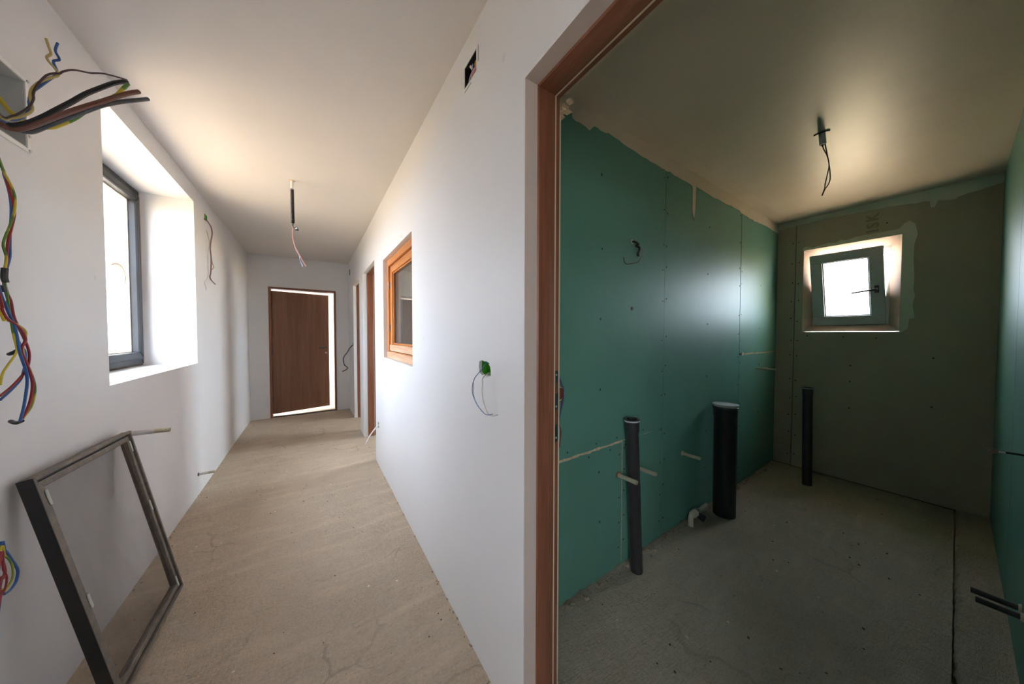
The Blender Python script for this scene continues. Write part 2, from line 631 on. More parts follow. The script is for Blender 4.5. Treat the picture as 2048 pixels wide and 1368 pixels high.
def crumb(mb, p, s, rnd):
    """small irregular lump of six faces"""
    q = []
    for dz in (0, 1):
        for dx, dy in ((-1, -1), (1, -1), (1, 1), (-1, 1)):
            k = 0.75 if dz else 1.0
            q.append((p[0] + dx * s * k * rnd.uniform(0.5, 1.1), p[1] + dy * s * k * rnd.uniform(0.5, 1.1), p[2] + dz * s * rnd.uniform(0.5, 1.1)))
    mb.hexa(q)

# ------------------------------------------------------------------ the setting
XL, XR, XP = -0.827, 0.577, 0.76          # corridor faces of the left wall and of the partition, bathroom face of the partition
YF = 6.27                                 # far wall
ZC, ZB = 2.67, 2.575                      # corridor and bathroom ceilings
YG, YR, XW = 1.097, -0.17, 4.20           # green wall, near bathroom wall, window wall

for gx0, gx1, gm in ((-40, 1.0, 'ground_dim_bounce'), (1.0, 45, 'ground_bright_bounce')):
    MB().add([(gx0, -40, -0.41), (gx1, -40, -0.41), (gx1, 50, -0.41), (gx0, 50, -0.41)], [(0, 1, 2, 3)]).build('ground', gm, kind='structure')

relief_floor('floor', -0.86, 0.80, -3.2, 6.44, 0.022, 0.006, 'screed', 1.7)
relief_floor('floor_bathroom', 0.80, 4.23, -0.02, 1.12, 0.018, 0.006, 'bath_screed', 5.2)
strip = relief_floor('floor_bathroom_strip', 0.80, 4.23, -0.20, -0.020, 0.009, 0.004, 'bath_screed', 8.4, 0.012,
                     lambda x, y: -0.05 if y > -0.024 - 0.030 * abs(noise.noise(Vector((x * 11, 0, 0)))) - 0.012 * noise.noise(Vector((x * 37, 4, 0))) else 0.0)
box('floor_kitchen', 0.80, 4.45, 1.2, 6.27, -0.2, -0.012, 'screed', kind='structure')
box('floor_far_room', -2.6, 3.0, 6.43, 9.6, -0.2, -0.006, 'screed', kind='structure')
box('floor_slab', -0.9, 4.6, -3.4, 6.45, -0.42, -0.205, 'screed', kind='structure')

WIN_L = (2.32, 3.69, 1.135, 2.53)
WIN_ADDED = (-2.3, -0.9, 0.75, 2.30)  # unseen opening, added for daylight from behind the camera
wall('wall_left', 'X', [
    (XL - 0.12, XL, -3.2, 6.45, -0.05, ZC, [WIN_L, WIN_ADDED, (1.40, 1.85, 2.045, 2.28), (4.0, 4.1, 2.487, 2.537)]),
    (-1.20, XL - 0.12, -3.2, 6.45, -0.05, ZC, [WIN_L, WIN_ADDED]),
    (-1.30, -1.20, -3.2, 6.45, -0.4, ZC, [(2.36, 3.65, 1.17, 2.49), WIN_ADDED], 1)], ['white_paint', 'cream_render'])

DB = (-0.14, 0.787, -0.05, 2.21)          # bathroom doorway
DA = (3.545, 4.43, -0.05, 2.195)
DC = (4.79, 5.53, -0.05, 2.18)
IW = (2.09, 3.08, 1.165, 2.095)
grow = lambda d, e: (d[0] - e, d[1] + e, d[2], d[3] + e)
E_ = 0.040
wall('wall_right', 'X', [
    (XR, 0.626, -3.2, YF, -0.05, ZC, [DB, DA, DC, IW, (1.121, 1.238, 2.470, 2.562), (0.998, 1.108, 1.218, 1.290), (3.365, 3.41, 0.40, 0.46), (5.62, 5.68, 1.19, 1.25)]),
    (0.626, XP, -3.2, YF, -0.05, ZC, [grow(DB, E_), grow(DA, E_), grow(DC, E_), IW])], ['white_paint'], 0.003)

wall('wall_far', 'Y', [(YF, YF + 0.16, -0.9, 4.45, -0.05, ZC, [(-0.575, 0.375, -0.05, 2.165)])], ['white_paint'], 0.003)
wall('wall_back', 'Y', [(-3.4, -3.2, -1.3, 0.9, -0.4, ZC, [])], ['white_paint'])
box('ceiling', -1.30, 0.80, -3.4, 6.45, ZC, 2.9, 'white_ceiling', kind='structure')
box('ceiling_bathroom', XP, 4.6, -0.30, 1.24, ZB, 2.9, 'bath_ceiling', kind='structure')
box('ceiling_kitchen', 0.80, 4.6, 1.24, 6.45, ZC, 2.9, 'white_ceiling', kind='structure')

# bathroom wall cores, boards are their children
wg = wall('wall_green', 'Y', [(YG + 0.013, YG + 0.15, XP, 4.6, -0.05, 2.9, [])], ['joint_shadow'])
wn = wall('wall_near', 'Y', [(YR - 0.16, YR - 0.013, XP, 4.6, -0.4, 2.9, [])], ['joint_shadow'])
BW = (0.275, 0.89, 1.42, 2.25)            # bathroom window opening
ww = wall('wall_window', 'X', [(XW + 0.013, XW + 0.03, YR - 0.16, YG + 0.15, -0.4, 2.9, [BW]), (XW + 0.03, XW + 0.34, YR - 0.16, YG + 0.15, -0.4, 2.9, [BW], 1)], ['joint_shadow', 'cream_render'])
wall('wall_kitchen', 'X', [(4.45, 4.6, 1.2, 6.45, -0.4, ZC, [(3.0, 4.4, 1.0, 2.3)])], ['white_paint'])  # hole for the added window that lights this room

# room beyond the far door
wall('wall_beyond_left', 'X', [(-2.6, -2.45, 6.45, 9.6, -0.4, ZC, [(6.8, 9.0, 0.3, 2.5)])], ['white_paint'])  # large opening added out of view to make this room bright
wall('wall_beyond_right', 'X', [(2.0, 2.15, 6.43, 9.6, -0.4, ZC, [])], ['white_paint'])
wall('wall_beyond_far', 'Y', [(9.45, 9.6, -2.6, 2.15, -0.4, ZC, [])], ['white_paint'])
wall('wall_beyond_near', 'Y', [(6.30, 6.45, -2.6, -0.9, -0.4, ZC, [])], ['white_paint'])
box('ceiling_beyond', -2.6, 2.15, 6.45, 9.6, ZC, 2.9, 'white_ceiling', kind='structure')

# ------------------------------------------------------------------ plasterboards
G = 0.0025
b_thick = dict(y0=YG, y1=YG + 0.0125)


def green_board(x0, x1, z0, z1, y0, y1, parent, ragged_foot=False):
    mb = MB()
    x0, x1, z0, z1 = x0 + G, x1 - G, z0 + G, z1 - G
    if ragged_foot:
        foot = ragged([(x0, 0.012), (x1, 0.012)], 1, 0.016, max(6, int((x1 - x0) * 30)), x0)
        pts = [(x, y0, z) for x, z in foot] + [(x1, y0, z1), (x0, y0, z1)]
        mb.prism(pts, (0, y1 - y0, 0))
    else:
        mb.box(x0, x1, y0, y1, z0, z1)
    return mb.build('plasterboard', 'green_board', parent)


J1, J2, J3 = 1.968, 3.225, 1.53
green_board(XP, J1, 0.755, 2.575, YG, YG + 0.0125, wg)
green_board(XP, J3, 0.0, 0.753, YG, YG + 0.0125, wg, True)
green_board(J3, J1, 0.0, 0.757, YG + 0.0005, YG + 0.0125, wg, True)
green_board(J1, J2, 0.0, 2.575, YG + 0.0015, YG + 0.0125, wg, True)
green_board(J2, XW, 1.215, 2.575, YG, YG + 0.0125, wg)
green_board(J2, XW, 0.0, 1.207, YG + 0.001, YG + 0.0125, wg, True)
for a, c in ((XP, 1.72), (1.72, 2.95), (2.95, XW)):
    green_board(a, c, 0.0, 2.575, YR - 0.0125, YR, wn)

mb = MB()
slab(mb, 'X', XW, XW + 0.0125, YR, 0.950 - G, 0.01, 2.575, [BW])
gb = mb.build('plasterboard', 'grey_board', ww)
box('plasterboard', XW, XW + 0.0125, 0.950 + G, YG, 0.01, 2.575, 'grey_board', ww)

# torn paper edges of the cut joints
for pts in ([(XP + 0.2, 0.748), (J3, 0.757)], [(J2 + 0.06, 1.211), (XW, 1.208)]):
    top = ragged([(p[0], p[1] + 0.006) for p in pts], 1, 0.007, 24, 2)
    low = ragged([(p[0], p[1] - 0.006) for p in pts], 1, 0.007, 24, 9)[::-1]
    MB().prism([(x, YG - 0.001, z) for x, z in top + low], (0, 0.008, 0)).build('torn_joint', 'torn_paper', wg)
MB().box(J3 - 0.002, J3 + 0.002, YG - 0.0006, YG + 0.01, 0.03, 0.75).build('torn_joint', 'torn_paper', wg)
top = ragged([(J3 + 0.01, 0.760), (J3 + 0.38, 0.757)], 1, 0.003, 20, 5)
low = ragged([(J3 + 0.01, 0.756), (J3 + 0.38, 0.756)], 1, 0.003, 20, 6)[::-1]
MB().prism([(x, YG - 0.0005, z) for x, z in top + low], (0, 0.004, 0)).build('torn_joint', 'putty_green', wg)
MB().box(J2 + 0.045, J2 + 0.085, YG - 0.006, YG, 1.20, 1.225).build('filler_lump', 'raw_filler', wg)

# screw heads, too small to pick apart: one part per wall
rnd = random.Random(3)
mb = MB()


def screw(mb, x, z, r=0.0055):
    mb.lathe([(r, 0.003), (r, -0.0008), (r * 0.5, -0.0018), (0, -0.0012)], (x, YG + 0.0005, z), (0, 1, 0), 8)


for jx in (J1, J2):
    z = 0.12
    while z < 2.45:
        screw(mb, jx - 0.022 + rnd.uniform(-.006, .006), z + rnd.uniform(-.03, .03))
        screw(mb, jx + 0.024 + rnd.uniform(-.006, .006), z + rnd.uniform(-.05, .05))
        z += 0.21
for cx in (1.325, 2.60, 3.72):
    for z in (0.34, 0.62, 1.08, 1.47, 1.86, 2.25):
        screw(mb, cx + rnd.uniform(-.01, .01), z + rnd.uniform(-.02, .02), 0.0065)
for z in (0.12, 0.27, 0.42, 0.55, 0.68):
    screw(mb, J3 - 0.025, z)
    screw(mb, J3 + 0.022, z + 0.03)
for x in (1.08, 1.30, 1.48, 1.62, 1.74):
    screw(mb, x, 0.785)
    screw(mb, x - 0.06, 0.725)
mb.build('screw_heads', 'black_rubber', wg, kind='stuff')
mb = MB()
for y in (0.925, 0.975):
    z = 0.15
    while z < 2.45:
        mb.lathe([(0.006, 0.003), (0.006, -0.0008), (0, -0.0012)], (XW + 0.0005, y + rnd.uniform(-.006, .006), z + rnd.uniform(-.04, .04)), (1, 0, 0), 8)
        z += 0.2
for y, z in ((0.36, 2.37), (0.55, 0.7), (0.55, 1.1), (0.1, 1.2), (0.1, 0.8), (0.55, 0.95), (0.85, 1.38), (0.6, 1.37), (0.4, 1.36)):
    mb.lathe([(0.006, 0.003), (0.006, -0.0008), (0, -0.0012)], (XW + 0.0005, y, z), (1, 0, 0), 8)
mb.build('screw_heads', 'black_rubber', ww, kind='stuff')
MB().lathe([(0.011, 0.002), (0.010, -0.001), (0, -0.0016)], (1.612, YG, 1.547), (0, 1, 0), 12).build('rust_spot', 'rust', wg)

# filler along the ceiling line and round the window
edge = [(0.80, 2.486), (1.037, 2.490), (1.097, 2.496), (1.10, 2.474), (1.225, 2.461), (1.264, 2.495), (1.378, 2.499), (1.591, 2.484), (1.838, 2.476), (2.013, 2.478), (2.289, 2.472),
        (2.322, 2.474), (2.325, 2.29), (2.345, 2.232), (2.362, 2.29), (2.374, 2.484), (2.637, 2.477), (2.877, 2.479), (3.146, 2.490), (3.212, 2.475), (3.525, 2.470), (3.838, 2.488), (4.01, 2.481), (XW, 2.478)]
low = ragged(edge, 1, 0.010, 5, 4)
MB().prism([(x, YG - 0.0015, z) for x, z in low] + [(XW, YG - 0.0015, ZB), (0.80, YG - 0.0015, ZB)], (0, 0.0014, 0)).build('filler_band', 'putty', wg)
low = ragged([(0.80, YG - 0.13), (1.6, YG - 0.115), (2.4, YG - 0.10), (3.3, YG - 0.105), (XW, YG - 0.11)], 1, 0.02, 14, 3)
cb = bpy.data.objects['ceiling_bathroom']
MB().prism([(x, y, ZB - 0.001) for x, y in low] + [(XW, YG, ZB - 0.001), (0.80, YG, ZB - 0.001)], (0, 0, 0.0009)).build('filler_band', 'putty', cb)
edge = [(YG, 2.515), (0.931, 2.522), (0.721, 2.522), (0.533, 2.515), (0.364, 2.508), (0.211, 2.488), (0.145, 2.480), (0.140, 2.430), (0.120, 2.425), (0.106, 2.472), (0.027, 2.455), (0.015, 2.470), (-0.054, 2.480), (-0.158, 2.50), (YR, 2.505)]
low = ragged(edge, 1, 0.008, 5, 8)
MB().prism([(XW - 0.0015, y, z) for y, z in low] + [(XW - 0.0015, YR, ZB), (XW - 0.0015, YG, ZB)], (0.0014, 0, 0)).build('filler_band', 'putty_green', ww)
out = [(0.905, 2.262), (0.881, 2.288), (0.825, 2.265), (0.719, 2.285), (0.668, 2.277), (0.631, 2.295), (0.594, 2.280), (0.547, 2.297), (0.45, 2.297), (0.37, 2.297), (0.293, 2.300), (0.269, 2.337), (0.24, 2.352), (0.211, 2.319), (0.197, 2.229), (0.212, 2.154), (0.214, 2.012), (0.206, 1.876), (0.209, 1.774), (0.2, 1.717), (0.211, 1.639), (0.199, 1.534), (0.225, 1.527), (0.231, 1.447), (0.27, 1.405)]
MB().prism([(XW - 0.0015, y, z) for y, z in out] + [(XW - 0.0015, BW[0], BW[2] - 0.01), (XW - 0.0015, BW[0], BW[3]), (XW - 0.0015, BW[1], BW[3])], (0.0014, 0, 0)).build('filler_band', 'putty_green', ww)


# letters printed on the grey board, turned a quarter
def letter(ch, yc, zc, size, parent):
    cu = bpy.data.curves.new('printed_letter', 'FONT')
    cu.body = ch
    cu.size = size
    cu.align_x = 'CENTER'
    cu.align_y = 'CENTER'
    cu.extrude = 0.0003
    cu.offset = 0.0035
    tmp = bpy.data.objects.new('tmp', cu)
    COL.objects.link(tmp)
    dg = bpy.context.evaluated_depsgraph_get()
    me = bpy.data.meshes.new_from_object(tmp.evaluated_get(dg))
    bpy.data.objects.remove(tmp)
    # baseline runs upwards, letter tops point to +Y, face towards -X
    M = Matrix(((0, 0, -1, 0), (0, 1, 0, 0), (1, 0, 0, 0), (0, 0, 0, 1)))
    me.transform(M)
    me.materials.clear()
    me.materials.append(MATS['print_ink'])
    o = bpy.data.objects.new('printed_letter', me)
    COL.objects.link(o)
    o.parent = parent
    o.location = Vector((XW - 0.0004, yc, zc)) - WLOC[parent.name]


letter('I', 0.437, 2.322, 0.098, ww)
letter('S', 0.437, 2.372, 0.098, ww)
letter('K', 0.440, 2.442, 0.098, ww)

# ------------------------------------------------------------------ doors
def frame_in_partition(name, d, mats=('walnut_upright', 'walnut_lying'), plate=False):
    """brown lining with a rebate, between the plaster reveal and the back of the partition"""
    y0, y1, _, zt = d
    root = empty(name, (0.68, (y0 + y1) / 2, 0), kind='structure')
    xa, xb, xc = 0.627, 0.705, 0.732
    p = 0.005
    for s, y in ((1, y1), (-1, y0)):
        yy = lambda v: (y + v * s)
        # profile across the wall, slightly rounded face, then a seal groove and the rebate
        prof = [(xa, E_ - 0.001), (xa, 0.0), (xa + 0.006, -p), (xa + 0.035, -p - 0.003), (xb - 0.012, -p), (xb, -p + 0.002), (xb, 0.004), (xc, 0.005), (xc, E_ - 0.001)]
        MB().prism([(x, yy(v), 0.0) for x, v in prof], (0, 0, zt + 0.004)).build('jamb', mats[0], root, True, angle=30)
        MB().box(xb - 0.001, xb + 0.004, min(yy(-0.004), yy(0.006)), max(yy(-0.004), yy(0.006)), 0, zt).build('seal', 'seal_cream', root)
        MB().box(xc, XP - 0.004, min(yy(0.024), yy(E_ - 0.002)), max(yy(0.024), yy(E_ - 0.002)), 0, zt + 0.004).build('raw_edge', 'raw_filler', root)
    prof = [(xa, E_ - 0.001), (xa, 0.0), (xa + 0.006, -p), (xa + 0.035, -p - 0.003), (xb - 0.012, -p), (xb, -p + 0.002), (xb, 0.004), (xc, 0.005), (xc, E_ - 0.001)]
    MB().prism([(x, y0 - p, zt + v) for x, v in prof], (0, y1 - y0 + 2 * p, 0)).build('head', mats[1], root, True, angle=30)
    MB().box(xb - 0.001, xb + 0.004, y0, y1, zt - 0.004, zt + 0.006).build('seal', 'seal_cream', root)
    MB().box(xc, XP - 0.004, y0, y1, zt + 0.022, zt + E_ - 0.002).build('raw_edge', 'raw_filler', root)
    if plate:
        MB().box(XR + 0.001, 0.628, y1 - 0.0012, y1 + 0.002, 0, zt).build('reveal_coat', 'reveal_plaster', root)
        MB().box(XR + 0.001, 0.628, y0, y1, zt - 0.0012, zt + 0.002).build('reveal_coat', 'reveal_plaster', root)
        yp = y1 + 0.0036
        pl = MB()
        pts = []
        zc0, zc1, r = 1.005, 1.262, 0.0088
        xm = 0.7220
        for a in range(0, 181, 30):
            pts.append((xm + r * math.cos(math.radians(a)), zc1 - r + r * math.sin(math.radians(a))))
        for a in range(180, 361, 30):
            pts.append((xm + r * math.cos(math.radians(a)), zc0 + r + r * math.sin(math.radians(a))))
        pl.prism([(x, yp, z) for x, z in pts], (0, 0.0012, 0))
        plo = pl.build('strike_plate', 'dark_steel', root, label='dark metal strike plate with two slots')
        for z0, z1 in ((1.180, 1.218), (1.068, 1.123)):
            MB().box(xm - 0.0048, xm + 0.0048, yp - 0.0006, yp + 0.001, z0, z1).build('slot', 'rust', plo)
        for z in (1.246, 1.133, 1.020):
            MB().lathe([(0.004, 0.001), (0.004, -0.0006), (0.002, -0.0014), (0, -0.0012)], (xm, yp, z), (0, 1, 0), 10).build('plate_screw', 'steel', plo)
        # lump of cured foam behind the top corner
        rnd2 = random.Random(5)
        fm = MB()
        for k in range(7):
            crumb(fm, (0.757 + rnd2.uniform(0, .012), y1 + 0.012 + rnd2.uniform(-.02, .02), zt - 0.02 + rnd2.uniform(-.02, .02)), 0.012, rnd2)
        fm.build('foam_lump', 'foam', root)
    return root


frame_in_partition('door_1', DB, plate=True)
frame_in_partition('door_2', DA)
frame_in_partition('door_3', DC)

# far door: lining, leaf ajar away from the corridor
root = empty('door_4', (-0.1, YF + 0.08, 0), kind='structure')
for x0, x1 in ((-0.574, -0.545), (0.345, 0.374)):
    box('jamb', x0, x1, YF - 0.008, YF + 0.155, 0, 2.163, 'walnut_upright', root, 0.003)
box('head', -0.545, 0.345, YF - 0.008, YF + 0.155, 2.133, 2.163, 'walnut_across', root, 0.003)
box('threshold', -0.545, 0.345, YF + 0.02, YF + 0.07, -0.02, 0.012, 'dark_rubble', root)
ang = math.radians(14.5)
hx, hy = -0.543, YF + 0.045
ux, uy = math.cos(ang), math.sin(ang)


def leafpt(a, t, z):
    return (hx + ux * a - uy * t, hy + uy * a + ux * t, z)


def leafbox(a0, a1, t0, t1, z0, z1):
    return MB().hexa([leafpt(a, t, z) for z in (z0, z1) for a, t in ((a0, t0), (a1, t0), (a1, t1), (a0, t1))])


leaf = leafbox(0.0, 0.842, 0.0, 0.04, 0.055, 2.105).build('leaf', 'door_veneer', root, False, 0.003)
leafbox(0.66, 0.80, -0.05, -0.036, 1.128, 1.146).build('handle', 'dark_steel', leaf, False, 0.004)
MB().tube([leafpt(0.79, 0.0, 1.137), leafpt(0.79, -0.045, 1.137)], 0.009, 10, 0).build('handle_neck', 'dark_steel', leaf, True)
MB().lathe([(0.018, 0), (0.018, 0.005), (0, 0.006)], leafpt(0.79, 0, 1.045), (uy, -ux, 0), 14).build('keyhole_rose', 'steel', leaf)
for z in (0.3, 1.08, 1.86):
    MB().tube([leafpt(-0.004, -0.008, z - 0.04), leafpt(-0.004, -0.008, z + 0.04)], 0.007, 10, 0).build('hinge', 'dark_steel', root, True)

# brown door seen through the indoor window, on the far wall of that room
root = empty('door_5', (2.0, YF - 0.02, 0), kind='structure')
for x0, x1 in ((1.38, 1.45), (2.31, 2.38)):
    box('jamb', x0, x1, YF - 0.03, YF, 0, 2.13, 'white_metal', root, 0.003)
box('head', 1.45, 2.31, YF - 0.03, YF, 2.10, 2.13, 'walnut_across', root, 0.003)
lf = box('leaf', 1.45, 2.31, YF - 0.045, YF - 0.005, 0.01, 2.10, 'door_veneer', root, 0.003)
box('handle', 2.13, 2.26, YF - 0.085, YF - 0.07, 1.04, 1.056, 'dark_steel', lf, 0.003)

# ------------------------------------------------------------------ windows
# 1: grey window in the deep reveal of the left wall
root = empty('window_1', (-1.15, 3.0, 1.135), kind='structure')
y0, y1, z0, z1 = WIN_L


def rect_frame(parent, name, axis, a0, a1, u0, u1, zz0, zz1, w, mats, bevel, **kw):
    """four mitred members"""
    mv, mh = mats if isinstance(mats, tuple) else (mats, mats)

    def P(a, u, z):
        return (a, u, z) if axis == 'X' else (u, a, z)
    o = [(u0, zz0), (u1, zz0), (u1, zz1), (u0, zz1)]
    i = [(u0 + w, zz0 + w), (u1 - w, zz0 + w), (u1 - w, zz1 - w), (u0 + w, zz1 - w)]
    for k, nm in enumerate(('bottom_rail', 'stile', 'top_rail', 'stile')):
        k2 = (k + 1) % 4
        q = [o[k], o[k2], i[k2], i[k]]
        MB().hexa([P(a0, *p) for p in q] + [P(a1, *p) for p in q]).build((name + '_' + nm) if name else nm, mh if k in (0, 2) else mv, parent, False, bevel, **kw)


rect_frame(root, 'frame', 'X', -1.195, -1.135, y0 + 0.002, y1 - 0.002, z0 + 0.012, z1 - 0.004, 0.046, 'grey_plastic', 0.004)
ym = (y0 + y1) / 2
for a, c in ((y0 + 0.042, ym - 0.004), (ym + 0.004, y1 - 0.042)):
    rect_frame(root, 'sash', 'X', -1.190, -1.118, a, c, z0 + 0.052, z1 - 0.042, 0.058, 'grey_plastic', 0.012)
    rect_frame(root, 'bead', 'X', -1.188, -1.165, a + 0.057, c - 0.057, z0 + 0.109, z1 - 0.099, 0.010, 'cream_render', 0.002)
    box('pane', -1.178, -1.172, a + 0.058, c - 0.058, z0 + 0.110, z1 - 0.100, 'dusty_glass', root)
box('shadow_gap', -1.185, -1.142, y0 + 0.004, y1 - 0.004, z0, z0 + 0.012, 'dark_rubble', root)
box('sealant', -1.137, -1.131, y1 - 0.005, y1 - 0.0005, z0 + 0.02, z1 - 0.01, 'reveal_plaster', root)
MB().lathe([(0.012, 0), (0.012, 0.02), (0, 0.022)], (-1.118, ym + 0.03, 1.80), (1, 0, 0), 12).build('handle_rose', 'white_metal', root)

# added window behind the camera, never in view, brings light from behind
root = empty('window_added_2', (-1.15, -1.6, 0.75), kind='structure')
rect_frame(root, 'frame', 'X', -1.19, -1.13, -2.298, -0.902, 0.752, 2.298, 0.05, 'grey_plastic', 0.004)
box('mullion', -1.19, -1.12, -1.64, -1.56, 0.80, 2.25, 'grey_plastic', root, 0.004)
for a, c in ((-2.25, -1.64), (-1.56, -0.95)):
    box('pane', -1.165, -1.160, a, c, 0.80, 2.25, 'hazy_glass', root)

# 3: varnished indoor window in the partition
root = empty('window_3', (0.64, 2.58, 1.165), kind='structure')
y0, y1, z0, z1 = IW
rect_frame(root, 'frame', 'X', 0.612, 0.70, y0 + 0.002, y1 - 0.002, z0 + 0.003, z1 - 0.002, 0.062, ('pine_upright', 'pine_lying'), 0.004)
rect_frame(root, 'sash', 'X', 0.628, 0.690, y0 + 0.066, y1 - 0.066, z0 + 0.067, z1 - 0.066, 0.066, ('pine_upright', 'pine_lying'), 0.006)
rect_frame(root, 'bead', 'X', 0.640, 0.655, y0 + 0.131, y1 - 0.131, z0 + 0.132, z1 - 0.131, 0.012, ('pine_upright', 'pine_lying'), 0.003)
box('pane', 0.658, 0.662, y0 + 0.132, y1 - 0.132, z0 + 0.132, z1 - 0.132, 'indoor_glass', root)
box('dust_ledge', 0.606, 0.627, y0 + 0.004, y1 - 0.004, z0 + 0.002, z0 + 0.06, 'dusty_pine', root, 0.003)
box('dust_ledge', 0.617, 0.640, y0 + 0.08, y1 - 0.08, z0 + 0.07, z0 + 0.128, 'dusty_pine', root, 0.003)
for z in (1.45, 1.85):
    MB().tube([(0.622, y1 - 0.063, z - 0.03), (0.622, y1 - 0.063, z + 0.03)], 0.006, 10, 0).build('hinge', 'dark_steel', root, True)

# 4: small tilted bathroom window
root = empty('window_4', (XW + 0.05, 0.58, 1.42), kind='structure')
y0, y1, z0, z1 = BW
SP, SD = 0.064, 0.075                       # splayed cream lining of the opening
o4 = [(y0 + 0.001, z0 + 0.001), (y1 - 0.001, z0 + 0.001), (y1 - 0.001, z1 - 0.001), (y0 + 0.001, z1 - 0.001)]
i4 = [(y0 + SP, z0 + SP), (y1 - SP, z0 + SP), (y1 - SP, z1 - SP), (y0 + SP, z1 - SP)]
for k, nm in enumerate(('sill_lining', 'side_lining', 'head_lining', 'side_lining')):
    k2 = (k + 1) % 4
    q = [(XW - 0.002, *o4[k]), (XW - 0.002, *o4[k2]), (XW + SD, *i4[k2]), (XW + SD, *i4[k])]
    q2 = [(XW + SD + 0.01, *o4[k]), (XW + SD + 0.01, *o4[k2]), (XW + SD + 0.012, *o4[k2]), (XW + SD + 0.012, *o4[k])]
    MB().hexa([q[0], q[1], q[2], q[3], (XW + SD, *o4[k]), (XW + SD, *o4[k2]), (XW + SD + 0.001, *i4[k2]), (XW + SD + 0.001, *i4[k])]).build(nm, 'frame_plastic', root)
rect_frame(root, 'frame', 'X', XW + SD + 0.002, XW + SD + 0.062, y0 + 0.004, y1 - 0.004, z0 + 0.004, z1 - 0.004, 0.082, 'white_metal', 0.004)
tilt = math.radians(9.5)
sz0, sy0, sy1, sh = z0 + 0.066, y0 + 0.078, y1 - 0.072, (z1 - z0) - 0.135
ct, st = math.cos(tilt), math.sin(tilt)
sx0 = XW + SD - 0.012


def spt(t, y, h):                          # t: depth outwards, h: height along the leaning sash
    return (sx0 + t * ct - h * st, y + h * 0.030, sz0 + t * st + h * ct)


def sbox(t0, t1, a, c, h0, h1):
    return MB().hexa([spt(t, y, h) for h in (h0, h1) for t, y in ((t0, a), (t1, a), (t1, c), (t0, c))])


sw = 0.085
sash = empty('sash', (sx0, (sy0 + sy1) / 2, sz0))
sash.parent = root
sash.location = WLOC[sash.name] - WLOC[root.name]
sbox(0, 0.06, sy0, sy1, 0, sw).build('sash_rail', 'sash_plastic', sash, False, 0.004)
sbox(0, 0.06, sy0, sy1, sh - sw, sh).build('sash_rail', 'sash_plastic', sash, False, 0.004)
sbox(0, 0.06, sy0, sy0 + sw, sw, sh - sw).build('sash_stile', 'sash_plastic', sash, False, 0.004)
sbox(0, 0.06, sy1 - sw, sy1, sw, sh - sw).build('sash_stile', 'sash_plastic', sash, False, 0.004)
for h0, h1, a, c in ((sw, sw + 0.008, sy0 + sw, sy1 - sw), (sh - sw - 0.008, sh - sw, sy0 + sw, sy1 - sw), (sw, sh - sw, sy0 + sw, sy0 + sw + 0.008), (sw, sh - sw, sy1 - sw - 0.008, sy1 - sw)):
    sbox(0.012, 0.03, a, c, h0, h1).build('gasket', 'dark_steel', sash)
sbox(0.024, 0.030, sy0 + sw, sy1 - sw, sw, sh - sw).build('pane', 'clear_glass', sash)
hh = sh * 0.46
sbox(-0.010, 0, sy0 + 0.030, sy0 + 0.058, hh - 0.033, hh + 0.033).build('handle_plate', 'dark_steel', sash, False, 0.004)
MB().tube([spt(0, sy0 + 0.044, hh), spt(-0.045, sy0 + 0.044, hh), spt(-0.05, sy0 + 0.06, hh - 0.002), spt(-0.052, sy0 + 0.19, hh - 0.018)], [0.009, 0.009, 0.0095, 0.008], 8, 4).build('handle_lever', 'dark_steel', sash, True)

# added window, out of view, to light the room behind the partition
root = empty('window_added_5', (4.5, 3.7, 1.0), kind='structure')
rect_frame(root, 'frame', 'X', 4.49, 4.55, 3.002, 4.398, 1.002, 2.298, 0.06, 'white_metal', 0.004)
box('pane', 4.515, 4.52, 3.06, 4.34, 1.06, 2.24, 'clear_glass', root)

